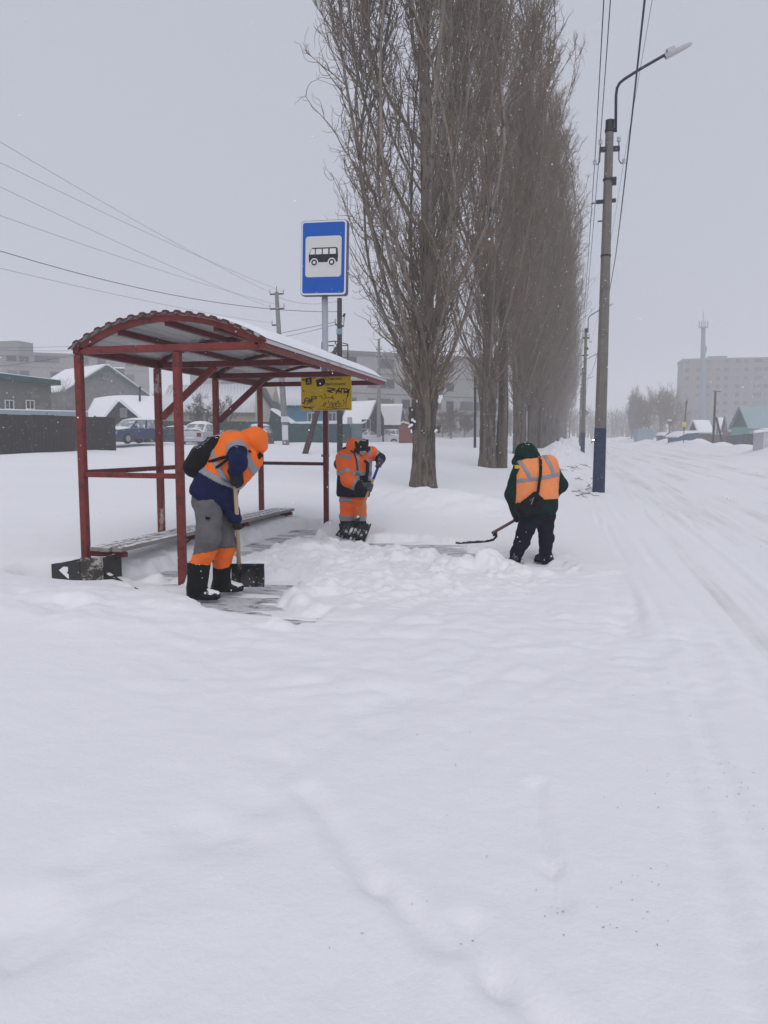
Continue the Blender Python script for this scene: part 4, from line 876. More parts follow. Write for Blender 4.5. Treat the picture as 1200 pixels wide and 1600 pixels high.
def poplar(name, loc, H, rad, trunk_r, n_limb, n_sec, n_tw, seed, label, group, z_fork=2.6, tw_r=.009, lk=1.0, lm=None):
    rg = np.random.default_rng(seed); root = empty(name, loc, label, 'tree', group); o = np.array(loc, float)
    tr = path(o - UP * .4, (rg.normal(0, .02), rg.normal(0, .02), 1), H * .96, 26, .012, .02, rg)
    # fluted trunk up to the fork
    k = 28; Vv = []; rows = 30; zt = z_fork + 1.2
    for i in range(rows + 1):
        f = i / rows; zz = -.4 + (zt + .4) * f; c, _ = point(tr, min(1, (zz + .4) / (H * .96)))
        base = trunk_r * (1.0 + .28 * math.exp(-max(zz, 0) * 2.6) - .10 * min(1, f * 1.2) + .22 * math.exp(-((zz - z_fork * .93) / .5) ** 2))
        if zz > z_fork: base *= 1 - .35 * (zz - z_fork) / 1.2
        for j in range(k):
            a_ = 2 * math.pi * j / k; fl = .07 * math.sin(3 * a_ + seed) + .05 * math.sin(7 * a_ + zz * .5) + .028 * math.sin(13 * a_ + zz) + .05 * rg.normal() * .6
            rr = base * (1 + fl); Vv.append((c[0] + rr * math.cos(a_), c[1] + rr * math.sin(a_), o[2] + zz))
    Ff = np.array([(i * k + j, i * k + (j + 1) % k, (i + 1) * k + (j + 1) % k, (i + 1) * k + j) for i in range(rows) for j in range(k)])
    mesh_ob('trunk', np.array(Vv), Ff, BARK, root, True)
    limbs = Twigs(); tw = Twigs()
    limbs.tube(tr[5 if H > 15 else 2:], trunk_r * .60, .03, 8)
    prim = [(tr[4:], .6)]
    for i in range(n_limb):
        h = z_fork * .88 + (H * .62) * (i / n_limb) ** 1.35 * rg.uniform(.8, 1.05); az = 2.4 * i + rg.uniform(-.5, .5)
        p, _ = point(tr, min(.95, (h + .4) / (H * .96))); out = rg.uniform(.65, 1.25) if h < H * .35 else rg.uniform(.35, .7)
        reach = rad * (.50 + .5 * rg.random()); L = min(H - h - rg.uniform(0, 3), rg.uniform(.40, .62) * H)
        d = np.array([math.cos(az) * out, math.sin(az) * out, 1.0]); P = [p.copy()]; n = 14; q = p.copy(); dd = d / np.linalg.norm(d)
        for s_ in range(n):
            hr = np.hypot(*(q - o)[:2]); pull = max(0, hr - reach * .85) * .6
            dd = dd + rg.normal(0, .055, 3) + UP * (.26 if s_ < 4 else .10) - np.array([math.cos(az), math.sin(az), 0]) * pull * .35; dd /= np.linalg.norm(dd); q = q + dd * L / n; P.append(q.copy())
        P = np.array(P); r0 = trunk_r * rg.uniform(.13, .30) * (1 - .5 * h / H)
        limbs.tube(P, r0 * lk, .014, 7); prim.append((P, r0))
    sec = []
    for P, r0 in prim:
        L = np.linalg.norm(np.diff(P, axis=0), axis=1).sum()
        for i in range(int(n_sec * min(2.2, L / 7))):
            t = rg.uniform(.06, .97); p, dr = point(P, t); dr = dr / np.linalg.norm(dr); az = rg.uniform(0, 6.283)
            hr = (p - o)[:2]; outw = np.array([*hr, 0]) / (np.hypot(*hr) + .3)
            d = dr * .75 + np.array([math.cos(az), math.sin(az), rg.uniform(0, .4)]) * .62 + outw * .28
            Q = path(p, d, rg.uniform(.8, 2.6) * (1.15 - .5 * t), 8, .13, .14, rg); limbs.tube(Q, rg.uniform(.010, .026), .006, 5); sec.append(Q)
    for Q in sec:
        for i in range(n_tw):
            p, dr = point(Q, rg.uniform(.08, 1.0)); dr = dr / np.linalg.norm(dr)
            d = dr * .7 + rg.normal(0, .55, 3) + UP * .25; tw.tube(path(p, d, rg.uniform(.22, .85), 6, .42, .19, rg), tw_r * rg.uniform(.7, 1.2), tw_r * .45, 3)
    for i in range(int(n_limb * 15)):      # water shoots round the fork
        az = rg.uniform(0, 6.28); h = z_fork * rg.uniform(.80, 2.4); p, _ = point(tr, (h + .4) / (H * .96)); p = p + np.array([math.cos(az), math.sin(az), 0]) * trunk_r * rg.uniform(.7, 1.05)
        tw.tube(path(p, (math.cos(az) * .7, math.sin(az) * .7, .9), rg.uniform(.5, 2.2), 8, .20, .13, rg), .011, .005, 4)
    limbs.build('limbs', lm or LIMB, root); tw.build('crown', TWIG, root, False)
    return root
def gz(x, y): return T(x, y)
p1 = at(661, 770, 20.3)
G_ROW = 'poplars in the row along the road'
pop1 = poplar('poplar_tree', (p1[0], p1[1], gz(p1[0], p1[1]) - .02), 25.0, 2.35, .30, 40, 18, 12, 11, 'nearest poplar of the roadside row, bare, with a pale stripped trunk base', G_ROW, 2.55, .009, .78)
# snow lodged on the burrs of the near trunk
mb = MB(); rgs = np.random.default_rng(3)
for x, y, r in ((642, 656, .07), (640, 664, .06), (648, 626, .05), (641, 640, .05), (692, 620, .10), (690, 626, .08), (685, 672, .05), (640, 672, .04)):
    Body([('s', at(x + (3 if x < 660 else -3), y, 20.08), at(x + (3 if x < 660 else -3) + rgs.normal(0, 1.5), y + 3, 20.06), r * .55, r * .4)], k=.01, wr=.03, wf=26, seed=x).mesh(.014).part('snow_lump', SNOWCAP, pop1)
for x, y, r in ((640, 652, .10), (639, 640, .08), (642, 664, .08), (689, 668, .07)): Body([('s', at(x + (4 if x < 660 else -4), y, 20.2), at(x + (4 if x < 660 else -4), y + 6, 20.2), r, r * .7)], k=.01, wr=.06, wf=18, seed=y).mesh(.02).part('burl', BARK, pop1)

pop2 = poplar('poplar_tree', (-3.5, 32.0, gz(-3.5, 32.0) - .05), 26.0, 2.7, .33, 42, 16, 11, 23, 'second poplar from the shelter, thick twin trunk with a dense crown', G_ROW, 3.4, .011, .62, TWIG)
tw2 = path(np.array([-3.5 + .50, 32.4, gz(-3.5, 32) - .4]), (.03, .05, 1), 7.5, 14, .02, .03, np.random.default_rng(5)); q_ = Twigs(); q_.tube(tw2, .27, .12, 14); q_.build('second_stem', BARK, pop2)
rows = [(-3.3, 47.0), (-3.1, 57), (-3.2, 65), (-2.9, 74), (-3.0, 84), (-2.8, 94), (-3.0, 106), (-2.8, 118), (-2.9, 131), (-2.8, 146), (-2.8, 163), (-2.7, 182)]
ORD = ['third', 'fourth', 'fifth', 'sixth', 'seventh', 'eighth', 'ninth', 'tenth', 'eleventh', 'twelfth', 'thirteenth', 'farthest']
for i, (x, y) in enumerate(rows):
    c = copy_tree(pop2); c.location = (x, y, gz(x, y) - .05); c.rotation_euler = (0, 0, 1.9 * i + 1.1); s_ = [1.0, .97, 1.04, 1.0, .95, 1.02][i % 6]; c.scale = (s_ * 1.06, s_ * 1.06, s_ * 1.02)
    c['label'] = '%s poplar along the row counting away from the shelter' % ORD[i]; c['group'] = G_ROW
def bare_tree(name, loc, H, seed, label, group=None, spread=.55, n=7, depth=4, r=None, m=None, cat='tree', tw=.012):
    rg = np.random.default_rng(seed); root = empty(name, loc, label, cat, group); o = np.array(loc, float); tk = Twigs(); cr = Twigs()
    def grow(p, d, L, r_, lv):
        P = path(p, d, L, 5, .10, .05, rg); (tk if lv == 0 else cr).tube(P, r_, r_ * .55, 6 if lv == 0 else (4 if lv < 3 else 3))
        if lv >= depth: return
        for i in range(n if lv < depth - 1 else n + 2):
            t = rg.uniform(.35, 1.0) if lv == 0 else rg.uniform(.2, 1); q, dr = point(P, t); dr = dr / np.linalg.norm(dr); az = rg.normal(0, 1, 3); az /= np.linalg.norm(az)
            grow(q, dr * .6 + az * spread + UP * .22, L * rg.uniform(.45, .72), max(tw * .5, r_ * .55 * (1.1 - .4 * t)), lv + 1)
    grow(o - UP * .2, (rg.normal(0, .04), rg.normal(0, .04), 1), H * .42, r or H * .02, 0)
    if not tk.V: tk.tube(np.array([o, o + UP]), .1, .1, 4)
    tk.build('trunk', m or LIMB, root); cr.build('crown', m or TWIG, root, False); return root

# ================================================================== LAMP POSTS AND POLES
CONC = mat('old_concrete', (.17, .155, .135), .85, .2, 4, .3, 25, c2=(.12, .115, .11), c2_amt=.4, c2_scale=3)
BLUEP = mat('blue_pole_paint', (.022, .032, .075), .6, .25, 5, .2, 30, c2=(.05, .06, .10), c2_amt=.4)
IRON = mat('dark_steel', (.02, .02, .028), .5, .2, 6); BLUST = mat('blue_black_steel', (.018, .018, .05), .5, .2, 6)
PORC = mat('porcelain', (.55, .55, .57), .3, .08); LAMPM = mat('lamp_housing', (.48, .48, .50), .45, .06)
lp = at(935, 772, 20.5); dP = 20.5
def lamp_post(loc, label, group):
    root = empty('lamp_post', tuple(loc), label, 'lamp post', group); x, y, z0 = loc; dd = FH @ np.array(loc)
    a_ = np.array([x, y, z0 - .5]); top = at(953, 188, dP); lean = (top - lp) ; lean[2] = 0
    tpz = top[2]; f = lambda z: np.array([x, y, 0]) + lean * ((z - z0) / (tpz - z0)) + UP * z
    zb = at(937, 669, dP)[2]
    def taper(z1, z2, w1, w2, name, m):
        P = []; F_ = []
        for z, w in ((z1, w1), (z2, w2)):
            c = f(z); q = w * .30
            for i, j in ((-w / 2, -w / 2 + q), (-w / 2 + q, -w / 2), (w / 2 - q, -w / 2), (w / 2, -w / 2 + q), (w / 2, w / 2 - q), (w / 2 - q, w / 2), (-w / 2 + q, w / 2), (-w / 2, w / 2 - q)): P.append(c + np.array([i, j, 0]))
        F_ = [(i, (i + 1) % 8, 8 + (i + 1) % 8, 8 + i) for i in range(8)] + [tuple(range(8))[::-1], tuple(range(8, 16))]
        return MB().add(P, F_).build(name, m, root)
    ww = lambda z: .315 - .115 * (z - z0) / (tpz - z0)
    taper(z0 - .5, zb, ww(z0 - .5) + .004, ww(zb) + .004, 'painted_base', BLUEP); taper(zb, tpz - .30, ww(zb), ww(tpz), 'shaft', CONC); taper(tpz - .30, tpz, .21, .21, 'cap', IRON)
    off = np.array(loc) - lp
    K = lambda px, py, dd_=0.0: at(px, py, dP + dd_) + off
    taper(K(952, 204)[2] - .03, K(952, 204)[2] + .03, .235, .235, 'band', IRON)
    MB().beam(K(937, 234, -.02), K(968, 232, -.02), .07, .12).build('crossarm', IRON, root)
    MB().beam(K(932, 316, -.02), K(962, 313, -.02), .06, .09).build('crossarm', IRON, root)
    for z in (281, 400): taper(K(952, z)[2] - .02, K(952, z)[2] + .02, .26, .26, 'band', IRON)
    MB().box(tuple(K(960, 283, -.05)), (.10, .12, .18)).build('junction_box', IRON, root)
    MB().tube([K(938, 236), K(937, 253), K(934, 257), K(930, 256)], .014, 6).build('insulator_pin', BLUST, root); MB().tube([K(967, 233), K(967, 250), K(970, 255), K(973, 255)], .014, 6).build('insulator_pin', BLUST, root)
    MB().tube([K(938, 234), K(938, 225)], .014, 6).build('insulator_pin', BLUST, root); MB().tube([K(967, 232), K(967, 222)], .014, 6).build('insulator_pin', BLUST, root)
    for px, py in ((938, 222), (967, 218), (929.5, 254), (975, 252)):
        MB().lathe(K(px, py + 3.5), [(.045, 0), (.05, .05), (.035, .06), (.05, .07), (.04, .12)], 8).build('insulator', PORC, root, True)
    MB().beam(K(925, 318), K(941, 316), .02, .02).build('hook', IRON, root); MB().beam(K(934, 346), K(944, 345), .03, .03).build('hook', IRON, root)
    arm = [K(962, 206, -.1), K(962.5, 150, -.1), K(964, 138, -.1), K(968, 130, -.1), K(975, 124, -.1), K(1000, 108, -.1), K(1042, 84, -.1)]
    MB().tube(arm, .036, 10).build('bracket_arm', BLUST, root, True)
    L0, L1 = K(1039, 89, -.1), K(1081, 67.5, -.1); ax_ = (L1 - L0) / np.linalg.norm(L1 - L0); up_ = np.cross(np.cross(ax_, UP), ax_); s2 = np.cross(ax_, up_)
    V_ = []
    for t, w, h in ((0, .05, .07), (.03, .09, .085), (.75, .10, .075), (.95, .08, .05), (1, .03, .02)):
        c = L0 + (L1 - L0) * t
        for aa in range(8): V_.append(c + s2 * w * math.cos(aa * math.pi / 4) + up_ * h * math.sin(aa * math.pi / 4))
    F_ = [(i * 8 + j, i * 8 + (j + 1) % 8, i * 8 + 8 + (j + 1) % 8, i * 8 + 8 + j) for i in range(4) for j in range(8)] + [tuple(range(8)), tuple(range(32, 40))]
    lh = MB().add(V_, F_).build('lamp_head', LAMPM, root, True)
    MB().beam(K(1042, 80.5, -.1), K(1054, 75.5, -.1), .13, .10).build('lamp_gear', LAMPM, root)
    return root
lpz = T(lp[0], lp[1])
lpost = lamp_post(np.array([lp[0], lp[1], lp[2]]), 'tall concrete lamp post with a dark blue painted base nearest beside the road', 'lamp posts along the verge')
px_ = lp[0]
for i, (yy, lb) in enumerate(((61, 'second lamp post along the verge, standing beyond the shovelling worker'), (97, 'third lamp post along the verge, fading into the snowfall'), (135, 'farthest lamp post along the verge, a thin dark line beside the poplars'))):
    c = copy_tree(lpost); c.location = (px_ - .12 + .02 * i, yy, T(px_, yy) - .15); c['label'] = lb
sgn = at(912, 645, 64); MB_ = MB().prism([sgn + RH * a_ + UP * b_ for a_, b_ in ((-.45, 0), (0, .45), (.45, 0), (0, -.45))], (0, .02, 0))
rs = empty('road_sign', (sgn[0], sgn[1], sgn[2] - .5), 'grey back of a diamond road sign on the second lamp post', 'sign'); MB_.build('plate', mat('sign_back', (.25, .25, .27), .5, .1), rs); MB().box((sgn[0] - .1, sgn[1] + .05, sgn[2] + .0), (.5, .03, .05)).build('bracket', IRON, rs)
def cable(name, P, r, label, sag=0.0, group='overhead wires', m=None, n=14):
    P = [np.asarray(p, float) for p in P]; Q = []
    for a_, b_ in zip(P[:-1], P[1:]):
        for i in range(n): t = i / n; Q.append(a_ + (b_ - a_) * t - UP * sag * 4 * t * (1 - t))
    Q.append(P[-1]); return tag(MB().tube(Q, r, 5).build(name, m or mat('wire', (.03, .03, .05), .5, .1), None, True, origin=Q[0]), label, 'wire', group)
# wires along the verge: from the next post over the near post and on over the photographer
def verge(px, py, px2, py2, r, lb, sag=.5):
    p = at(px, py, dP); dz = at(px2, py2, 9.0); r_ = ray(px2, py2)
    far = p + np.array([-.1, 40, -.05]); far2 = far + np.array([0, 36, 0])
    # towards the camera: parallel to the road, height chosen from the photograph's crossing of the frame edge
    q = np.array([p[0] - (1.1 if py > 300 else .2), p[1] - 40, p[2]])
    cand = np.array([0, 0, CAMZ]) + r_ * ((p[0] - 0) / r_[0]) if abs(r_[0]) > 1e-3 else q
    return cable('power_cable', [far2, far, p, q], r, lb, sag)
verge(929.5, 252, 935, 0, .010, 'left lower wire over the lamp posts beside the poplars'); verge(938, 220, 950, 0, .010, 'left upper wire over the lamp posts beside the poplars')
verge(975, 251, 1012, 0, .004, 'thin pale wire on the road side of the lamp posts'); verge(962, 400, 1027, 0, .0105, 'thick dark cable hanging lowest on the road side of the lamp posts', .9)
# poles on the left
def pole(loc, top, r0, r1, m, label, name='utility_pole', sides=10, arms=(), group='utility poles beyond the shelter'):
    root = empty(name, tuple(loc), label, 'utility pole', group); loc = np.array(loc); top = np.array(top)
    MB().tube([loc - UP * .6, loc, top], [r0, r0, r1], sides).build('shaft', m, root, True)
    for (pa, pb) in arms:
        MB().beam(pa, pb, .08, .08).build('crossarm', IRON, root)
        for e_ in (pa, pb):
            e_ = np.asarray(e_); MB().tube([e_, e_ + UP * .22], .018, 5).build('insulator_pin', IRON, root); MB().lathe(e_ + UP * .15, [(.05, 0), (.055, .07), (.04, .14)], 7).build('insulator', PORC, root)
    return root
OLDW = mat('tarred_wood', (.022, .016, .017), .85, .35, 4, .4, 20, stretch=(2, 2, .3), c2=(.07, .055, .05), c2_amt=.35, snow=.10)
CONCL = mat('pale_concrete', (.22, .22, .22), .85, .15, 4, .2, 25)
dd = 48.0
pc = pole(at(447, 700, dd), at(432, 456, dd), .23, .12, CONCL, 'tall pale concrete power pole with three crossarms, left of the bus stop sign', sides=8, arms=[(at(422, 460, dd), at(443, 459, dd)), (at(422, 483, dd), at(444, 482, dd)), (at(425, 508, dd), at(437, 508, dd))])
MB().tube([at(432, 456, dd), at(432, 447, dd)], .02, 5).build('spike', IRON, pc)
MB().box(tuple(at(445.5, 676, dd - .26)), (.36, .06, .9)).build('pasted_notice', mat('paper_notice', (.62, .62, .66), .8, .05), pc); MB().box(tuple(at(445, 655, dd - .27)), (.46, .05, .34)).build('pasted_notice', mat('paper_notice', (.62, .62, .66), .8, .05), pc)
dd = 40.0
pw = pole(at(531, 716, dd), at(530.5, 466, dd), .15, .12, OLDW, 'dark wooden power pole with a leaning prop, behind the yellow notice board', arms=[(at(524, 507, dd), at(537, 510, dd))])
MB().tube([at(476, 716, dd - 1.2) - UP * .4, at(476, 712, dd - 1.2), at(526, 538, dd)], [.15, .15, .11], 9).build('prop', mat('prop_wood', (.055, .035, .033), .85, .35, 4, .4, 20, snow=.25), pw, True)
MB().tube([at(530.3, 514, dd), at(530.3, 523, dd)], .150, 10).build('blue_band', mat('pale_blue_band', (.22, .36, .42), .6, .15), pw, True)
MB().tube([at(536, 495, dd - .1), at(539, 490, dd - .1)], .06, 6).build('insulator', IRON, pw); MB().tube([at(536, 497, dd - .1), at(538, 501, dd - .1), at(539, 490, dd - .1)], .015, 5).build('insulator_pin', IRON, pw)
cage = empty('pole_platform', tuple(at(524, 570, 43)), 'thin metal railing cage behind the wooden pole and bus stop post', 'railing')
for a_, b_ in (((503, 590), (503, 535)), ((543.5, 590), (543.5, 538)), ((524, 590), (524, 533)), ((503, 535), (524, 533)), ((524, 533), (543.5, 538)), ((503, 540), (543.5, 540)), ((503, 559), (543.5, 559)), ((503, 575), (543.5, 575))):
    MB().beam(at(*a_, 43), at(*b_, 43), .05, .05).build('rail', IRON, cage)
pole(at(592, 672, 68), at(592, 530, 68), .20, .11, CONCL, 'slim concrete pole in front of the snowy roofs left of the nearest poplar', sides=8, arms=[(at(588, 546, 68), at(596, 546, 68)), (at(588, 558, 68), at(596, 558, 68))])
pole(at(742, 702, 46), at(742.5, 589, 46), .08, .07, mat('black_stained_wood', (.03, .027, .027), .85, .3), 'short dark post standing left of the second poplar trunk')
# wires on the left
top = lambda px, py: at(px, py, 48.0)
for (x0, y0), (x1, y1), lb in (((422, 457), (0, 213), 'uppermost thin wire rising to the left above the shelter'), ((443, 456), (0, 245), 'second thin wire rising to the left above the shelter'),
                              ((422, 480), (0, 283), 'third thin wire rising to the left above the shelter'), ((444, 479), (0, 328), 'fourth thin wire rising to the left above the shelter'), ((425, 505), (-10, 408), 'faint lower wire rising to the left above the shelter')):
    a_ = top(x0, y0); b_ = at(x1, y1, 26.0); e_ = b_ + (b_ - a_) * .3; cable('thin_wire', [a_, e_], .007, lb, .25, 'thin wires left of the concrete pole', mat('pale_wire', (.16, .16, .19), .5, .1))
cable('power_cable', [at(530, 487, 40), at(-60, 373, 26)], .013, 'dark twisted cable sagging from the wooden pole to the left', .62, 'dark cables at the wooden pole')
cable('power_cable', [at(524, 503, 40), at(250, 545, 70)], .014, 'dark wire from the wooden pole down behind the shelter roof', .25, 'dark cables at the wooden pole')
cable('power_cable', [at(524, 507, 40), at(380, 532, 60)], .012, 'thinner wire from the wooden pole down to the left', .2, 'dark cables at the wooden pole')
cable('power_cable', [at(115, 548, 60), at(-20, 546, 60)], .012, 'upper faint wire crossing left of the shelter over the flats', .05, 'faint wires left of the shelter')
cable('power_cable', [at(240, 537, 70), at(-20, 544, 60)], .012, 'faint straight wire above the flats left of the shelter', .05, 'faint wires left of the shelter')
cable('power_cable', [at(130, 552, 58), at(-20, 574, 52)], .012, 'sloping wire in front of the flats left of the shelter', .1, 'faint wires left of the shelter')
cable('power_cable', [at(530, 470, 40), at(430, 462, 48)], .008, 'short wire linking the concrete and wooden poles', .3, 'dark cables at the wooden pole')
# ================================================================== FENCES
BROWN = mat('dark_brown_sheet', (.011, .007, .008), .6, .15, 3, .1, 20); DGREEN = mat('dark_green_sheet', (.010, .050, .048), .55, .12, 3, .1, 20)
def sheet_fence(name, a, b, z0, z1a, z1b, m, label, pitch=.2, sheet=1.15, snowcap=.0):
    a = np.array(a[:2]); b = np.array(b[:2]); L = np.linalg.norm(b - a); d = (b - a) / L; nrm = np.array([-d[1], d[0]]); nrm = nrm if nrm @ FH[:2] < 0 else -nrm
    root = empty(name, (a[0], a[1], z0), label, 'fence'); n = max(1, int(L / sheet)); sh = L / n
    for k in range(n):
        P = []; w = 0
        while w < sh - .001:
            for f, h in ((0, 0), (.35, 0), (.5, .012), (.85, .012)): 
                if w + f * pitch <= sh: P.append((k * sh + w + f * pitch, h))
            w += pitch
        P.append((k * sh + sh - .004, 0)); Vv = []; Ff = []
        for t, h in P:
            c = a + d * t + nrm * (h + .004 * (k % 2)); zt_ = z1a + (z1b - z1a) * t / L
            Vv += [(c[0], c[1], z0), (c[0], c[1], zt_ - .012 * ((k * 7) % 3))]
        for i in range(len(P) - 1): Ff.append((2 * i, 2 * i + 2, 2 * i + 3, 2 * i + 1))
        o = mesh_ob('sheet', Vv, Ff, m, root); q = o.modifiers.new('t', 'SOLIDIFY'); q.thickness = .004
    for k in range(0, n + 1, 2):
        c = a + d * k * sh - nrm * .06; MB().box((c[0], c[1], (z0 + z1a) / 2), (.08, .08, z1a - z0 - .05)).build('post', IRON, root)
    return root
f0, f1 = at(-70, 644, 38), at(180, 652, 45)
sheet_fence('brown_fence', f0, f1, .0, f0[2], f1[2], BROWN, 'dark brown profiled sheet fence at the left edge, drifted with snow')
g0, g1 = at(178, 657, 60), at(440, 659, 63)
sheet_fence('green_fence', g0, g1, .3, g0[2], g1[2], DGREEN, 'dark green sheet fence behind the snowed-in cars', .25, 2.3)
g2, g3 = at(450, 662, 60), at(547, 662, 62)
sheet_fence('green_fence', g2, g3, .3, g2[2], g3[2], mat('green_blue_sheet', (.012, .06, .065), .55, .12, 3), 'blue-green sheet fence behind the leaning prop of the wooden pole', .25, 2.3)
g4, g5 = at(549, 662, 63), at(566, 662, 63)
sheet_fence('grey_fence', g4, g5, .3, g4[2], g5[2], mat('blue_grey_sheet', (.11, .16, .18), .6, .1), 'short grey-blue fence right of the dark wooden pole', .25, 2.3)
# ================================================================== HOUSES
ROOFSNOW = SNOWCAP
def frame2(p, q):      # unit vector from p to q on the ground and its horizontal normal pointing away from the camera
    p = np.array([p[0], p[1]]); q = np.array([q[0], q[1]]); d = (q - p) / np.linalg.norm(q - p); n = np.array([-d[1], d[0]]); n = n if n @ FH[:2] > 0 else -n; return np.array([*d, 0]), np.array([*n, 0])
def win(parent, c, d, n, w, h, m_frame, m_pane, mull=1):
    c = np.asarray(c, float); fr = MB()
    t_ = .06
    for s_ in (-1, 1):
        fr.add_box(c + d * s_ * (w / 2 - t_ / 2) - n * .03, d, n, t_, .08, h); fr.add_box(c + UP * s_ * (h / 2 - t_ / 2) - n * .03, d, n, w - 2 * t_, .08, t_)
    for k in range(mull): fr.add_box(c + d * w * ((k + 1) / (mull + 1) - .5) - n * .02, d, n, t_ * .8, .06, h - 2 * t_)
    o = fr.build('window', m_frame, parent)
    MB().add_box(c - n * .008, d, n, w - .02, .012, h - .02).build('pane', m_pane, o); return o
def add_box(self, c, d, n, w, dp, h):
    c = np.asarray(c, float); V = []
    for z in (-h / 2, h / 2):
        for a_, b_ in ((-1, -1), (1, -1), (1, 1), (-1, 1)): V.append(c + d * a_ * w / 2 + n * b_ * dp / 2 + UP * z)
    return self.add(V, [(0, 3, 2, 1), (4, 5, 6, 7), (0, 1, 5, 4), (1, 2, 6, 5), (2, 3, 7, 6), (3, 0, 4, 7)])
MB.add_box = add_box
GLASS = mat('dark_window_glass', (.035, .04, .05), .15, .1, spec=.5); FRW = mat('white_window_frame', (.6, .6, .62), .5, .05)
def gable(name, p, q, depth, zb, ze, zr, wallm, roofm, label, gable_front=True, over=.35, th=.14, snow=.0, cat='house', chimney=None):
    """front wall from p to q; with gable_front the ridge runs away from the camera, otherwise along the front"""
    d, n = frame2(p, q); p = np.array([p[0], p[1], zb]); L = np.linalg.norm(np.array(q[:2]) - p[:2]); root = empty(name, tuple(p), label, cat)
    if gable_front:
        poly = [p, p + d * L, p + d * L + UP * (ze - zb), p + d * L / 2 + UP * (zr - zb), p + UP * (ze - zb)]
        MB().prism(poly, n * depth).build('wall', wallm, root); mid = p + d * L / 2 + UP * (zr - zb)
        for s_ in (-1, 1):
            e_ = p + d * (L / 2 + s_ * L / 2) + UP * (ze - zb); sl = e_ - mid; e2 = e_ + sl / np.linalg.norm(sl) * over; up_ = np.cross(sl, n); up_ /= np.linalg.norm(up_); up_ = up_ if up_[2] > 0 else -up_
            r_ = MB().prism([mid - n * over + up_ * .003, e2 - n * over + up_ * .003, e2 - n * over + up_ * th, mid - n * over + up_ * th + UP * .0], n * (depth + 2 * over)).build('roof', roofm, root)
            if snow: MB().prism([mid - n * over * .8 + up_ * (th + .002), e2 - n * over * .8 + up_ * (th + .002), e2 - n * over * .8 + up_ * (th + snow * .7), mid - n * over * .8 + up_ * (th + snow)], n * (depth + 1.7 * over)).build('roof_snow', ROOFSNOW, root)
    else:
        prof_ = [np.zeros(3), n * depth, n * depth + UP * (ze - zb), n * depth / 2 + UP * (zr - zb), UP * (ze - zb)]
        MB().prism([p + v for v in prof_], d * L).build('wall', wallm, root); mid = p + n * depth / 2 + UP * (zr - zb)
        for s_ in (0, 1):
            e_ = p + n * depth * s_ + UP * (ze - zb); sl = e_ - mid; e2 = e_ + sl / np.linalg.norm(sl) * over; up_ = np.cross(sl, d); up_ /= np.linalg.norm(up_); up_ = up_ if up_[2] > 0 else -up_
            r_ = MB().prism([mid - d * over + up_ * .003, e2 - d * over + up_ * .003, e2 - d * over + up_ * th, mid - d * over + up_ * th], d * (L + 2 * over)).build('roof', roofm, root)
            if snow: MB().prism([mid - d * over * .8 + up_ * (th + .002), e2 - d * over * .8 + up_ * (th + .002), e2 - d * over * .8 + up_ * (th + snow * .7), mid - d * over * .8 + up_ * (th + snow)], d * (L + 1.6 * over)).build('roof_snow', ROOFSNOW, root)
    return root, p, d, n, L
def slate(name, roofline, m): pass
WALLG = mat('grey_plaster_wall', (.19, .18, .185), .9, .2, 1.2, .3, 10, c2=(.12, .12, .125), c2_amt=.4, c2_scale=1.2)
BRICKM = mat('sand_lime_brick', (.20, .185, .16), .9, .12, 4, .2, 20); BRICK2 = mat('sand_lime_brick_dull', (.165, .152, .132), .9, .12, 4, .2, 20); MORT = mat('mortar', (.15, .145, .14), .9, .1)
GRROOF = mat('green_roof_edge', (.015, .075, .06), .5, .1)
# brick garage with the green roof edge
a, b = at(-60, 650, 49), at(82, 650, 54); d, n = frame2(a, b); L = np.linalg.norm((b - a)[:2])
zt = lambda x: at(x, 583 + (x) * .1 + 10, 49 + 5 * (x + 60) / 142)[2]
gr = empty('brick_garage', (a[0], a[1], .6), 'grey brick garage with green roof edge and two small windows', 'garage')
za, zb_ = zt(-60), zt(82); A0 = np.array([a[0], a[1], .6])
MB().prism([A0 + n * .05, A0 + d * L + n * .05, A0 + d * L + n * .05 + UP * (zb_ - .6), A0 + n * .05 + UP * (za - .6)], n * 7).build('wall', MORT, gr)
# courses of bricks: individually laid blocks on the visible wall
wins = [at(10.5, 632.5, 51.7), at(44.5, 632.5, 52.8)]; bw, bh = .62, .245; bm = MB().box((0, 0, 0), (bw - .02, .05, bh - .018)); ang = math.atan2(d[1], d[0]); proto = {}
nrow = int((max(za, zb_) - 1.9) / bh); cnt = 0
for r_ in range(nrow):
    z = 1.9 + (r_ + .5) * bh
    for k in range(int(L / bw) + 1):
        t = k * bw + (.31 if r_ % 2 else 0) + bw / 2
        top_ = za + (zb_ - za) * t / L
        if t + bw / 2 > L + .01 or z + bh / 2 > top_ - .05 or t < 4.6: continue
        c = A0 + d * t; c[2] = z
        if any(abs((c - w) @ d) < .45 + bw / 2 - .05 and abs(c[2] - w[2]) < .36 + bh / 2 - .05 for w in wins): continue
        key = (cnt * 7 + r_) % 3 == 0
        if key not in proto:
            o = MB().box((0, 0, 0), (bw - .02, .06, bh - .018)).build('brick', BRICK2 if key else BRICKM, None); proto[key] = o.data; bpy.data.objects.remove(o)
        o = bpy.data.objects.new('brick', proto[key]); col.objects.link(o); o.parent = gr; c = c + n * (.045 + .008 * ((cnt * 13) % 5) / 5); o.location = tuple(c - np.array([a[0], a[1], .6])); o.rotation_euler = (0, 0, ang); cnt += 1
for w in wins: 
    pw_ = w - n * ((w - A0) @ n) ; win(gr, pw_ + n * .0, d, n, .62, .62, FRW, GLASS)
MB().add_box(wins[0] * 0 + (A0 + d * (L / 2 + .15) + n * 3.2 + UP * ((za + zb_) / 2 - .6 + .16)), d, n, .01, .01, .01) 
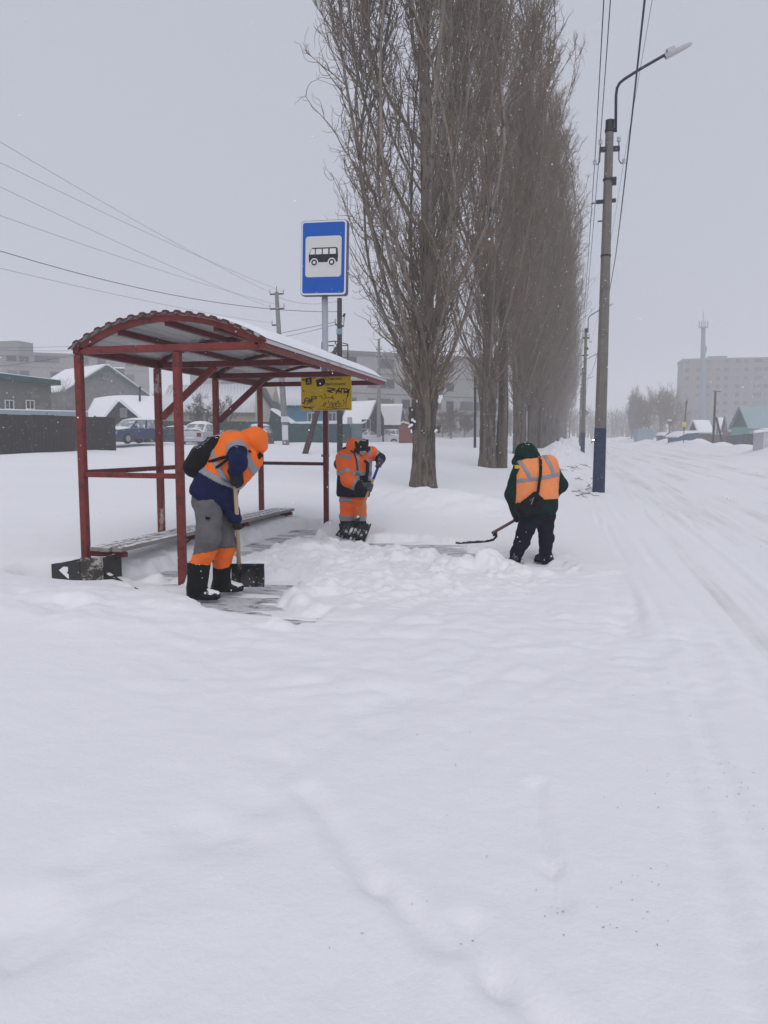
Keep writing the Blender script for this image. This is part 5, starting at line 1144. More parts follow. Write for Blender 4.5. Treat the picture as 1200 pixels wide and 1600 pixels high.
rf = MB().prism([A0 - n * .45 - d * .3 + UP * (za - .6 + .0), A0 - n * .45 + d * (L + .45) + UP * (zb_ - .6 - .03), A0 - n * .45 + d * (L + .45) + UP * (zb_ - .6 + .30), A0 - n * .45 - d * .3 + UP * (za - .6 + .42)], n * 8).build('roof', GRROOF, gr)
MB().prism([A0 - n * .40 - d * .3 + UP * (za - .6 + .424), A0 - n * .40 + d * (L + .4) + UP * (zb_ - .6 + .304), A0 - n * .40 + d * (L + .4) + UP * (zb_ - .6 + .36), A0 - n * .40 - d * .3 + UP * (za - .6 + .48)], n * 7.8).build('roof_snow', ROOFSNOW, gr)
# pale metal carport roof strip behind the brown fence
a, b = at(-60, 648, 46), at(138, 651, 50); d, n = frame2(a, b); zz = at(0, 640, 47)[2]
cp = empty('metal_awning', (a[0], a[1], 0.8), 'pale blue-grey metal strip roof showing above the brown fence', 'awning')
LBL = mat('pale_blue_metal', (.26, .33, .37), .5, .08)
A0 = np.array([a[0], a[1], at(-60, 648, 46)[2]]); L = np.linalg.norm((b - a)[:2]); B0 = np.array([b[0], b[1], at(138, 651, 50)[2]])
m1 = A0 + (B0 - A0) * .66
for s_, e_ in ((A0, m1 - (B0 - A0) * .008), (m1, B0)): MB().prism([s_ - UP * .3, e_ - UP * .3, e_ + UP * .30, s_ + UP * .34], n * .1).build('panel', LBL, cp)
MB().prism([A0 - n * .02 + UP * .342, B0 - n * .02 + UP * .302, B0 - n * .02 + UP * .36, A0 - n * .02 + UP * .40], n * 2.4).build('roof_snow', ROOFSNOW, cp)
for t in (.05, .5, .95): MB().box(tuple(A0 + (B0 - A0) * t + n * .3 - UP * 1.2), (.1, .1, 2.2)).build('post', IRON, cp)
# grey gabled house with chimney
a, b = at(104, 640, 78), at(226, 640, 84); gh, P0, d, n, L = gable('gabled_house', a, b, 9, .8, at(115, 612, 79)[2], at(156, 573, 81)[2], WALLG, mat('slate_roof', (.10, .15, .14), .8, .15), 'grey gabled house with snowy roof and square chimney behind the snowed-under shed', True, .4, .16, .16)
cc = at(187, 590, 85); ch = MB().box((cc[0], cc[1], cc[2] - .2), (.95, .95, 2.3), .5).build('chimney', mat('grey_chimney', (.17, .18, .19), .9, .1), gh)
MB().box((cc[0], cc[1], cc[2] + 1.0), (1.1, 1.1, .14), .5).build('cap', ROOFSNOW, ch)
win(gh, at(157, 587, 80.3) + n * 0, d, n, .6, .5, mat('grey_frame', (.2, .2, .2), .8, .1), GLASS)
# snow-covered shed with the dark gable
DARKB = mat('dark_boards', (.060, .052, .050), .9, .25, 3, .4, 15, stretch=(3, 3, .2))
def snowroof(root, P, n_, name='roof_snow'):     # rounded snow blanket from rows of points
    k = len(P); w = len(P[0]); V = [p for r in P for p in r]; F_ = [(i * w + j, i * w + j + 1, (i + 1) * w + j + 1, (i + 1) * w + j) for i in range(k - 1) for j in range(w - 1)]
    o = mesh_ob(name, V, F_, ROOFSNOW, root, True); q = o.modifiers.new('s', 'SUBSURF'); q.levels = q.render_levels = 2; q2 = o.modifiers.new('t', 'SOLIDIFY'); q2.thickness = .12; q2.offset = -1; return o
sd_ = empty('snowy_shed', tuple(at(185, 658, 58)), 'low shed under a thick snow blanket with a dark triangular gable and stove pipe', 'shed')
snowroof(sd_, [[at(x, y, 58.5) for x, y in ((126, 662), (150, 662), (185, 664), (222, 662), (256, 660))], [at(x, y, 59.5) for x, y in ((134, 648), (155, 644), (185, 641), (222, 642), (254, 643))],
              [at(x, y, 61) for x, y in ((146, 624), (160, 620.5), (190, 617), (225, 618), (252, 620))], [at(x, y, 62.5) for x, y in ((149, 619), (165, 616), (190, 614.5), (225, 616), (250, 618))], [at(x, y, 66) for x, y in ((149, 640), (165, 640), (190, 640), (225, 640), (250, 640))]], n)
a, b = at(162, 662, 56.5), at(222, 662, 57.2); d, n = frame2(a, b); zr = at(186, 628, 56.8)[2]; ap = at(186, 627.5, 56.8)
MB().prism([np.array([*a[:2], .6]), np.array([*b[:2], .6]), np.array([*b[:2], at(222, 657, 57.2)[2]]), ap, np.array([*a[:2], at(162, 657, 56.5)[2]])], n * 3.5).build('gable_wall', DARKB, sd_)
win(sd_, at(193, 645, 56.7) - n * .02, d, n, .5, .68, mat('grey_shutter_frame', (.24, .25, .27), .8, .1), mat('grey_shutter', (.21, .22, .235), .8, .1), 0)
for e_ in (at(158, 661, 56.4), at(226, 661, 57.2)):
    sl = e_ - ap; up_ = np.cross(sl, n); up_ /= np.linalg.norm(up_); up_ = up_ if up_[2] > 0 else -up_
    MB().prism([ap - n * .2 + up_ * .02, e_ - n * .2 + up_ * .02, e_ - n * .2 + up_ * .16, ap - n * .2 + up_ * .22], n * 4.2).build('gable_snow', ROOFSNOW, sd_)
MB().tube([at(218.5, 627, 60.5), at(218.5, 606, 60.5)], .075, 8).build('stove_pipe', IRON, sd_); MB().lathe(at(218.5, 606.5, 60.5), [(.13, 0), (.12, .06), (.02, .12)], 8).build('pipe_cap', IRON, sd_)
# beige house with the corrugated snowy roof
CORR = mat('snowy_corrugated', (.66, .67, .70), .8, .03, 2); BEIGE = mat('beige_wall', (.42, .37, .31), .85, .12, 1.5, .1, 10, c2=(.30, .26, .22), c2_amt=.35, c2_scale=2, stretch=(1, 1, .3))
def corr_roof(root, e0, e1, r1, r0, m, pitch=.30, amp=.05, name='roof'):
    e0, e1, r1, r0 = (np.asarray(v, float) for v in (e0, e1, r1, r0)); nr = np.cross(e1 - e0, r0 - e0); nr /= np.linalg.norm(nr); nr = nr if nr[2] > 0 else -nr
    k = int(np.linalg.norm(e1 - e0) / pitch * 4); V = []; F_ = []
    for i in range(k + 1):
        t = i / k; h = nr * amp * math.sin(i * math.pi / 2 + .4); V += [e0 + (e1 - e0) * t + h, r0 + (r1 - r0) * t + h]
    for i in range(k): F_.append((2 * i, 2 * i + 2, 2 * i + 3, 2 * i + 1))
    o = mesh_ob(name, V, F_, m, root, True); q = o.modifiers.new('t', 'SOLIDIFY'); q.thickness = .03; return o
bh_ = empty('beige_house', tuple(at(330, 665, 66)), 'beige house with a snow-dusted corrugated roof behind the shelter', 'house')
a, b = at(246, 665, 66), at(425, 665, 66); d, n = frame2(a, b); ze = at(330, 642, 66)[2]; A0 = np.array([*a[:2], .8]); L = np.linalg.norm((b - a)[:2]); rz_ = at(330, 600.5, 70)[2]
MB().prism([A0, A0 + n * 8.4, A0 + n * 8.4 + UP * (ze - .8), A0 + n * 4.2 + UP * (rz_ - .85), A0 + UP * (ze - .8)], d * (L - .2)).build('wall', BEIGE, bh_)
corr_roof(bh_, at(243, 643.5, 65.6), at(402, 644.5, 65.6), at(398, 600, 70.2), at(264, 602, 70.2), CORR)
corr_roof(bh_, at(243, 643.5, 74.8), at(402, 644.5, 74.8), at(398, 600, 70.25), at(264, 602, 70.25), CORR)
MB().prism([at(x, y, 65.4) for x, y in ((399, 646), (399, 606), (404, 606), (426, 639), (426, 659), (399, 659))], n * 6).build('side_wall', mat('pale_cladding', (.45, .42, .38), .8, .08, 2), bh_)
MB().prism([at(x, y, 65.2) for x, y in ((399, 604), (404, 602), (430, 640), (426, 642))], n * 6).build('roof_edge', mat('dark_trim', (.07, .08, .08), .8, .1), bh_)
sphere(MB(), at(378, 650, 65.3), .5, 7).build('wall_stain', mat('dark_damp_patch', (.16, .15, .15), .9, .2), bh_).scale = (1, 1, 1)
bpy.data.objects.remove([o for o in bh_.children if o.name.startswith('wall_stain')][0])
# dark green lean-to
lt = empty('lean_to', tuple(at(430, 670, 63)), 'dark green lean-to with a snow-edged sloping roof beside the beige house', 'shed')
MB().prism([at(x, y, 63) for x, y in ((420, 664), (423, 640), (455, 661), (455, 690), (420, 690))], n * 3).build('wall', mat('dark_teal_boards', (.028, .06, .06), .8, .2), lt)
MB().prism([at(x, y, 62.8) for x, y in ((422, 640), (425, 637.5), (458, 660), (456, 663))], n * 3.4).build('roof_snow', ROOFSNOW, lt)
# blue house
bl_ = empty('blue_house', tuple(at(475, 665, 76)), 'blue house with a white corrugated roof behind the stop sign pole', 'house')
BLH = mat('blue_wall', (.032, .17, .28), .7, .10, 1.5); a, b = at(405, 665, 76), at(531, 665, 76); d, n = frame2(a, b); A0 = np.array([*a[:2], .8]); L = np.linalg.norm((b - a)[:2]); ze = at(470, 632, 76)[2]
MB().prism([A0, A0 + n * 9, A0 + n * 9 + UP * (ze - .8), A0 + n * 4.5 + UP * (at(470, 601, 80)[2] - .85), A0 + UP * (ze - .8)], d * L).build('wall', BLH, bl_)
corr_roof(bl_, at(400, 633, 75.6), at(533, 633, 75.6), at(522, 600, 80.2), at(408, 600, 80.2), CORR, .35); corr_roof(bl_, at(400, 633, 85), at(533, 633, 85), at(522, 600, 80.25), at(408, 600, 80.25), CORR, .35)
for px in (487, 519): win(bl_, at(px, 652, 75.95), d, n, .8, .9, FRW, GLASS)
MB().prism([at(x, y, 74) for x, y in ((452, 665), (530, 664), (532, 657), (452, 659))], n * 2.5).build('porch_snow', ROOFSNOW, bl_); MB().prism([at(x, y, 74.1) for x, y in ((453, 690), (530, 690), (530, 664.5), (453, 665.5))], n * 2.2).build('porch_wall', BLH, bl_)
# two snow-roofed houses left of the near poplar
h6 = empty('dark_house', tuple(at(570, 690, 70)), 'dark low house under a curved snowy roof left of the nearest poplar', 'house')
snowroof(h6, [[at(x, y, 69) for x, y in ((528, 666), (548, 665), (566, 661), (576, 656))], [at(x, y, 71) for x, y in ((534, 655), (550, 653), (570, 646), (582, 638))], [at(x, y, 73) for x, y in ((540, 640), (554, 638), (574, 631), (586, 626))], [at(x, y, 74) for x, y in ((544, 627), (556, 626.5), (576, 626), (589.5, 624.5))]], n)
MB().prism([at(x, y, 69.2) for x, y in ((546, 700), (546, 664), (566, 660), (577, 655), (590, 627), (600, 655), (600, 700))], FH * 5.5).build('wall', mat('dark_house_wall', (.045, .048, .055), .9, .2), h6)
win(h6, at(572, 663, 69.15), RH, FH, .8, .9, mat('pale_frame', (.35, .35, .36), .7, .1), GLASS); MB().box(tuple(at(546.5, 660, 68.8)), (.35, .35, .9)).build('chimney', mat('pale_chimney', (.4, .4, .42), .9, .1), h6)
h7 = empty('small_house', tuple(at(612, 680, 78)), 'small house with a square patch of snowy roof just left of the nearest poplar', 'house')
MB().prism([at(x, y, 78) for x, y in ((596, 664), (625, 664), (629, 634), (594.5, 634))][::-1], np.array([0, 0, .0]) + FH * .3 + UP * .2).build('roof_snow', ROOFSNOW, h7)
MB().prism([at(x, y, 78.2) for x, y in ((597, 695), (597, 663), (628, 663), (630, 640), (636, 664), (634, 695))], FH * 5).build('wall', mat('grey_house_wall', (.085, .085, .095), .9, .2), h7)
gx = empty('rust_shed', tuple(at(633, 690, 62)), 'small brick-red shed wall peeping out beside the nearest poplar trunk', 'shed')
MB().prism([at(x, y, 62) for x, y in ((624, 692), (624, 664), (630, 660), (648, 667), (648, 692))], FH * 2.5).build('wall', mat('rust_wall', (.20, .075, .06), .8, .15), gx)
MB().prism([at(x, y, 61.9) for x, y in ((623, 664), (630, 659.5), (649, 666.5), (649, 665), (630, 657.5), (623, 662))], FH * 2.8).build('roof_snow', ROOFSNOW, gx)
# ================================================================== BLOCKS OF FLATS
def flats(name, p, q, zt0, zt1, depth, wallm, label, rows, cols, ww, wh, z_first, dz, skip=0, seed=1, pane=None, frm=None, group=None):
    d, n = frame2(p, q); L = np.linalg.norm((q - p)[:2]); A0 = np.array([*p[:2], 0.0]); root = empty(name, tuple(A0), label, 'apartment block', group)
    MB().prism([A0, A0 + d * L, A0 + d * L + UP * zt1, A0 + UP * zt0], n * depth).build('wall', wallm, root)
    MB().prism([A0 - n * .25 - d * .25 + UP * (zt0 + .003), A0 - n * .25 + d * (L + .25) + UP * (zt1 + .003), A0 - n * .25 + d * (L + .25) + UP * (zt1 + .5), A0 - n * .25 - d * .25 + UP * (zt0 + .5)], n * (depth + .5)).build('parapet', mat('parapet', (.20, .185, .18), .9, .1), root)
    rg = np.random.default_rng(seed); pan = {}
    def sh(key, mk):
        if key not in pan: o = mk(); pan[key] = o.data; bpy.data.objects.remove(o)
        return pan[key]
    ang = math.atan2(d[1], d[0])
    # panel joints as shallow ledges
    for r_ in range(rows):
        z = z_first + r_ * dz
        if r_: MB().add_box(A0 + d * L / 2 + UP * (z - dz / 2 - wh * .05) - n * .03, d, n, L - .1, .07, .12).build('floor_joint', mat('floor_joint', (.16, .15, .15), .9, .1), root)
        for c_ in range(cols):
            if rg.random() < skip: continue
            t = L * (c_ + .5) / cols + (.25 if c_ % 2 else -.25); w_ = ww * (1.7 if (c_ % 5 == 2) else 1.0)
            k = (round(w_, 2), int(rg.integers(0, 3)))
            pm = pane or [mat('window_dim', (.015, .015, .02), .3, .1), mat('window_grey', (.04, .04, .05), .3, .1), mat('window_pale', (.09, .09, .10), .4, .1)][k[1]]
            me = sh(k, lambda: MB().box((0, 0, 0), (w_, .10, wh)).build('window', frm or mat('flat_frame', (.20, .19, .19), .7, .1)))
            o = bpy.data.objects.new('window', me); col.objects.link(o); o.parent = root; o.location = tuple(d * t + UP * z - n * .02); o.rotation_euler = (0, 0, ang)
            me2 = sh(('p',) + k, lambda: MB().box((0, 0, 0), (w_ - .22, .06, wh - .22)).build('pane', pm))
            o2 = bpy.data.objects.new('pane', me2); col.objects.link(o2); o2.parent = o; o2.location = (0, -.04, 0)
    return root, A0, d, n, L
FLATW = mat('panel_wall', (.27, .25, .24), .9, .10, .25, c2=(.19, .175, .17), c2_amt=.4, c2_scale=.12); FLATG = mat('panel_wall_grey', (.20, .19, .19), .9, .10, .25)
Z = lambda px, py, D_: at(px, py, D_)[2]
flats('apartment_block', at(1063, 690, 262), at(1330, 690, 250), Z(1063, 563, 262), Z(1063, 563, 262), 14, mat('highrise_wall', (.17, .135, .12), .9, .10, .2, c2=(.14, .115, .10), c2_amt=.4, c2_scale=.1), 'tall nine storey block of flats fading into the snowfall on the right', 9, 17, 1.7, 1.5, 4.0, 2.72, .12, 3)
rb_ = at(1124, 562, 262); pb_ = [o for o in bpy.data.objects if o.name == 'apartment_block'][0]; MB().box((rb_[0], rb_[1] + 5, rb_[2] + .6), (5.8, 4, 1.8)).build('lift_house', FLATG, pb_)
flats('apartment_block', at(-120, 690, 132), at(236, 690, 150), Z(-120, 548, 132), Z(236, 562, 150), 12, FLATW, 'long pale block of flats behind the garage and shelter on the left', 5, 15, 1.7, 1.5, 3.6, 2.9, .35, 5)
flats('apartment_block', at(300, 690, 165), at(507, 690, 172), Z(300, 577, 165), Z(507, 577, 172), 12, FLATW, 'faint pale block of flats seen under the far end of the shelter roof', 4, 9, 1.7, 1.5, 3.6, 2.9, .3, 7)
flats('apartment_block', at(538, 690, 112), at(780, 690, 132), Z(538, 553, 112), Z(780, 565, 132), 12, mat('grey_brown_wall', (.33, .32, .32), .9, .10, .3), 'dull grey block of flats behind the nearest poplar trunk', 4, 10, 1.7, 1.5, 3.4, 2.9, .25, 9)
lh_ = at(25, 551, 139); MB().box((lh_[0], lh_[1], lh_[2] + .6), (4, 4, 2.4)).build('lift_house', FLATG, [o for o in bpy.data.objects if o.get('label') == 'long pale block of flats behind the garage and shelter on the left'][0])
# ================================================================== RIGHT HAND SIDE
tw_ = empty('cell_tower', tuple(at(1097, 692, 225)), 'tall mobile phone mast rising in front of the high-rise', 'tower')
TWM = mat('mast_paint', (.16, .19, .24), .6, .1); MB().tube([at(1097, 700, 225), at(1098, 600, 225), at(1099, 512, 225)], [1.1, .85, .55], 12).build('mast', TWM, tw_, True)
MB().lathe(at(1099, 512.5, 225), [(.6, 0), (1.25, .1), (1.25, .25), (.6, .3)], 12).build('platform', TWM, tw_)
for k in range(8): MB().box(tuple(at(1099, 506.5, 225) + RH * 1.2 * math.cos(k * .785) + FH * 1.2 * math.sin(k * .785)), (.22, .22, 1.5)).build('antenna_panel', TWM, tw_)
MB().tube([at(1099, 511, 225), at(1099, 486, 225)], .09, 5).build('spike', TWM, tw_)
MB().box(tuple(at(1102, 546, 225)), (.8, .5, 1.6)).build('antenna_panel', TWM, tw_)
MINT = mat('mint_wall', (.20, .40, .34), .75, .08, 1.5); MINTR = mat('green_metal_roof', (.27, .36, .38), .5, .06, 2); GABL = mat('dark_green_gable', (.045, .12, .105), .7, .1)
def sidehouse(name, px0, px1, pxg, d_, ye, yr, wallm, gablem, roofm, label, zlow=.4, snow=.0):
    # ridge runs to the right across the view; the left gable end shows
    gl, gr_ = at(px0, 690, d_ + 3.0), at(pxg, 690, d_); far_ = at(px1, 690, d_ + 2)
    dv, nv = frame2(gr_, far_); L = np.linalg.norm((far_ - gr_)[:2]); dep = np.linalg.norm((gl - gr_)[:2]) ; dep = max(dep, 5.0); A0 = np.array([*gr_[:2], zlow]); ze = Z(pxg, ye, d_); zr = Z((px0 + pxg) / 2, yr, d_ + 2)
    gdir = (np.array([*gl[:2], 0]) - np.array([*gr_[:2], 0])); gdir /= np.linalg.norm(gdir)
    root = empty(name, tuple(A0), label, 'house')
    MB().prism([A0, A0 + gdir * dep, A0 + gdir * dep + UP * (ze - zlow), A0 + UP * (ze - zlow)], dv * L).build('wall', wallm, root)
    g_ = [A0 + UP * (ze - zlow + .003), A0 + gdir * dep + UP * (ze - zlow + .003), A0 + gdir * dep / 2 + UP * (zr - zlow)]
    MB().prism(g_, dv * (L - .01)).build('gable_wall', gablem, root); mid = g_[2]
    for e_ in (g_[0], g_[1]):
        sl = e_ - mid; e2 = e_ + sl / np.linalg.norm(sl) * .4; up_ = np.cross(sl, dv); up_ /= np.linalg.norm(up_); up_ = up_ if up_[2] > 0 else -up_
        MB().prism([mid - dv * .4 + up_ * .004, e2 - dv * .4 + up_ * .004, e2 - dv * .4 + up_ * .14, mid - dv * .4 + up_ * .14], dv * (L + .8)).build('roof', roofm, root)
        if snow: MB().prism([mid - dv * .3 + up_ * .143, e2 - dv * .3 + up_ * .143, e2 - dv * .3 + up_ * (.143 + snow), mid - dv * .3 + up_ * (.143 + snow)], dv * (L + .6)).build('roof_snow', ROOFSNOW, root)
    return root
sidehouse('mint_house', 1153, 1225, 1170, 100, 667, 636, MINT, GABL, MINTR, 'mint green house with a green metal roof at the right edge')
sidehouse('lilac_house', 1132, 1160, 1138, 118, 673, 650, mat('brown_wall', (.17, .14, .13), .8, .1), mat('lilac_gable', (.14, .15, .24), .8, .1), mat('grey_lilac_roof', (.30, .30, .34), .6, .08, snow=.3, snow_scale=2), 'small house with a grey-lilac roof left of the mint house')
sidehouse('snowy_house', 1121, 1135, 1123, 126, 676, 653, WALLG, WALLG, CORR, 'narrow house with a white roof behind the propped pole on the right', snow=.1)
sidehouse('low_house', 1082, 1111, 1091, 112, 675, 658, mat('brown_wall', (.17, .14, .13), .8, .1), mat('dark_gable', (.06, .06, .075), .8, .1), CORR, 'low house with a dark gable and snowy roof beside the yellow sign', snow=.12)
bs_ = empty('blue_shed', tuple(at(1082, 692, 106)), 'low blue shed under a sloping snowy roof behind the far snow bank', 'shed')
MB().prism([at(x, y, 106) for x, y in ((1060, 700), (1060, 682), (1073, 677), (1093, 676), (1094, 700))], FH * 4).build('wall', mat('dull_blue_wall', (.075, .12, .21), .8, .12), bs_)
MB().prism([at(x, y, 105.7) for x, y in ((1058, 681.5), (1072, 674), (1092, 672.5), (1094, 676), (1073, 677.5), (1059, 683.5))], FH * 4.6).build('roof_snow', ROOFSNOW, bs_)
a_, b_ = at(1094, 679, 104), at(1134, 680, 100); sheet_fence('brown_board_fence', a_, b_, .2, a_[2], b_[2], mat('brown_boards', (.14, .11, .10), .85, .15), 'brown fence behind the snow bank below the low house', .3, 2.4)
a_, b_ = at(1134, 681, 96), at(1160, 679, 92); sheet_fence('blue_grey_fence', a_, b_, .2, a_[2], b_[2], mat('slate_blue_boards', (.07, .09, .12), .8, .12), 'slate blue fence in front of the lilac-roofed house', .3, 2.4)
a_, b_ = at(1160, 678, 92), at(1215, 676, 86); sheet_fence('dark_fence', a_, b_, .2, a_[2], b_[2], mat('dark_boards_fence', (.075, .07, .075), .85, .15), 'dark board fence in front of the mint house', .3, 2.4)
kb = at(1200, 697, 56); ki = empty('utility_box', (kb[0], kb[1], .5), 'white box with a thick snow cap and black mark at the right edge', 'utility box')
c_ = at(1200, 682, 56); MB().box((c_[0], c_[1], c_[2] - .25), (1.55, 1.1, 1.5), .45).build('cabinet', mat('white_cabinet', (.50, .50, .53), .7, .08, 3, snow=.1), ki)
snowroof(ki, [[at(x, y, D_) for x, y in ((1176 + i * 0, 675.5), (1190, 672.5), (1208, 671.5), (1228, 674))] for i, D_ in enumerate((55.2,))] + [[at(x, y, 56.2) for x, y in ((1177, 672.5), (1190, 668), (1208, 667), (1228, 671))], [at(x, y, 57.2) for x, y in ((1179, 674), (1190, 670), (1208, 669), (1228, 673))]], n)
zc = at(1199, 682.5, 55.02)
for p_, q_ in (((-.20, .30), (.16, .30)), ((.16, .30), (-.16, -.28)), ((-.16, -.28), (.12, -.28))):
    q1 = np.array([math.cos(.45), math.sin(.45), 0]); e_ = at(1198, 682, 55.25); nn2 = np.array([math.sin(.45), -math.cos(.45), 0]); base_ = np.array([c_[0], c_[1], c_[2] - .2]) + nn2 * .556 - q1 * .22
    MB().beam(base_ + q1 * p_[0] + UP * p_[1], base_ + q1 * q_[0] + UP * q_[1], .07, .006, up=tuple(nn2)).build('black_mark', mat('mark_paint', (.08, .08, .10), .7, .1), ki)
GW = 'small poles among the houses on the right'
pr_ = pole(at(1114, 692, 96), at(1118, 612, 96), .15, .12, OLDW, 'dark wooden pole with a prop and crossarm among the right-hand houses', arms=[(at(1114, 611, 96), at(1126, 612, 96))], group=None)
MB().tube([at(1129, 694, 95), at(1119, 652, 96)], .13, 8).build('prop', OLDW, pr_)
pole(at(1067, 692, 128), at(1073, 625, 128), .15, .11, OLDW, 'slim distant pole rising behind the yellow sign on the right', arms=[(at(1071, 629, 128), at(1075, 629, 128))], group=None)
ys = empty('round_sign', tuple(at(1067, 690, 104)), 'small round yellow sign on a post above the far snow bank', 'sign')
MB().lathe(at(1069, 663, 104), [(.33, 0), (.34, .03), (.30, .05)], 16, axis=-FH).build('disc', mat('yellow_disc', (.62, .50, .04), .6, .1), ys); MB().tube([at(1068, 695, 104.1), at(1069, 660, 104.1)], .05, 6).build('post', IRON, ys)
bsg = empty('blue_white_sign', tuple(at(1046, 690, 135)), 'small dark blue and white sign on a post by the distant trees', 'sign')
MB().add_box(at(1046.5, 656.5, 135), RH, FH, .6, .05, .28).build('white_plate', WHITE, bsg); MB().add_box(at(1046.5, 660.8, 135), RH, FH, .66, .05, .36).build('blue_plate', mat('navy_plate', (.03, .06, .2), .6, .1), bsg); MB().tube([at(1046.5, 695, 135.2), at(1046.5, 655, 135.2)], .05, 6).build('post', IRON, bsg)
ks = empty('bus_kiosk', tuple(at(1005, 690, 160)), 'pale blue kiosk beyond the far end of the road', 'kiosk'); MB().add_box(at(1006, 681, 160), RH, FH, 3.2, 2.4, 2.6).build('wall', mat('pale_blue_kiosk', (.20, .29, .36), .7, .1), ks); MB().add_box(at(1006, 671, 160), RH, FH, 3.5, 2.7, .18).build('roof', LBL, ks)
br_ = empty('brown_hut', tuple(at(1047, 690, 125)), 'low brown hut half hidden by the far snow bank', 'hut'); MB().prism([at(x, y, 125) for x, y in ((1036, 695), (1036, 680), (1042, 676), (1058, 676), (1061, 680), (1061, 695))], FH * 3).build('wall', mat('brown_hut_wall', (.12, .095, .09), .85, .15), br_)
MB().prism([at(x, y, 124.8) for x, y in ((1035, 680), (1040, 675), (1044, 676), (1038, 681))], FH * 3.2).build('roof_snow', ROOFSNOW, br_)
# distant trees
for i, (px, d_, H_, sd, lb) in enumerate(((1028, 165, 16, 3, 'tall spreading bare tree left of the high-rise'), (1043, 155, 13, 4, 'bare bushy tree between the high-rise and the road'), (1010, 175, 14, 6, 'thin bare tree right of the distant poplar'), (1056, 170, 14, 8, 'bare tree touching the left corner of the high-rise'), (1018, 160, 12, 9, 'low dense bare tree between the tall bare tree and the kiosk'), (1036, 178, 17, 10, 'tallest bare tree before the high-rise, thin at its top'), (1001, 168, 11, 12, 'small bare tree just right of the distant poplar'))):
    p = at(px, 690, d_); bare_tree('bare_tree', (p[0], p[1], T(p[0], p[1])), H_, sd, lb, 'bare trees before the high-rise', .75, 5, 4, tw=.05)
p = at(991, 690, 190); c = copy_tree(pop2); c.location = (p[0], p[1], .6); c.scale = (.62, .62, .50); c['label'] = 'distant poplar standing alone at the far end of the road'; del c['group']
for k, (px, d_) in enumerate(((987, 196), (995, 200))): 
    p = at(px, 690, d_); c = copy_tree(pop2); c.location = (p[0], p[1], .6); c.scale = (.5, .5, .44); c.rotation_euler = (0, 0, k + 1.0); c['label'] = ['shorter distant poplar on the left of the pair at the road end', 'shorter distant poplar on the right of the pair at the road end'][k]; c['group'] = 'distant poplars at the road end'
# far wood along the horizon
rgw = np.random.default_rng(77); fw = Twigs()
for i in range(520):
    px = rgw.uniform(640, 1064); d_ = rgw.uniform(255, 330) if px > 890 else rgw.uniform(170, 230); p = at(px, 690, d_); o_ = np.array([p[0], p[1], 0.8]); H_ = rgw.uniform(6.5, 10) * (1.0 if px > 890 else .8)
    P = path(o_, (0, 0, 1), H_, 5, .06, .05, rgw); fw.tube(P, .16, .05, 4)
    for j in range(16): q, dr = point(P, rgw.uniform(.15, 1)); fw.tube(path(q, (rgw.normal(), rgw.normal(), 1.0), rgw.uniform(1, 3), 3, .2, .1, rgw), .07, .03, 3)
tag(fw.build('distant_wood', TWIG, None, False), 'far grey wood along the horizon at the end of the road', 'trees', kind='stuff')
# garden trees and shrubs on the left
for px, d_, H_, sd, lb, tw in ((103, 70, 7.5, 21, 'bare snowy garden tree left of the grey gabled house', .018), (122, 68, 6.5, 22, 'bare garden tree against the grey gable wall', .018), (95, 66, 3.6, 23, 'low snowy bush behind the pale metal awning', .02), (118, 66, 3.2, 24, 'low snowy bush beside the snow-covered shed', .02), (228, 92, 8, 25, 'bare tree behind the chimney of the gabled house', .022)):
    p = at(px, 690, d_); bare_tree('garden_tree', (p[0], p[1], T(p[0], p[1]) - .2), H_, sd, lb, 'garden trees on the left', .75, 5, 4, tw=tw, m=mat('frosted_branch', (.20, .19, .19), .9, .2, snow=.3))
p = at(322, 690, 61.5); bare_tree('bare_shrub', (p[0], p[1], T(p[0], p[1]) + .1), 6.2, 31, 'bare fruit tree with arching branches in front of the beige house', None, .95, 5, 4, cat='shrub', tw=.035, m=mat('shrub_branch', (.10, .085, .075), .9, .2))
p = at(640, 690, 95); bare_tree('bare_tree', (p[0], p[1], 1.0), 7.0, 33, 'grey bare tree behind the small snow-roofed house', None, .7, 5, 4, tw=.03)
for px, d_, H_, sd, lb in ((705, 96, 6.0, 41, 'dark bare thicket tree right of the nearest poplar trunk'), (725, 100, 5.2, 42, 'lower bare thicket tree before the second poplar trunk'), (692, 100, 5.0, 43, 'bushy bare thicket tree touching the nearest poplar trunk')):
    p = at(px, 690, d_); bare_tree('thicket_tree', (p[0], p[1], T(p[0], p[1]) - .3), H_, sd, lb, 'thicket trees between the first two poplars', .8, 6, 4, tw=.03)
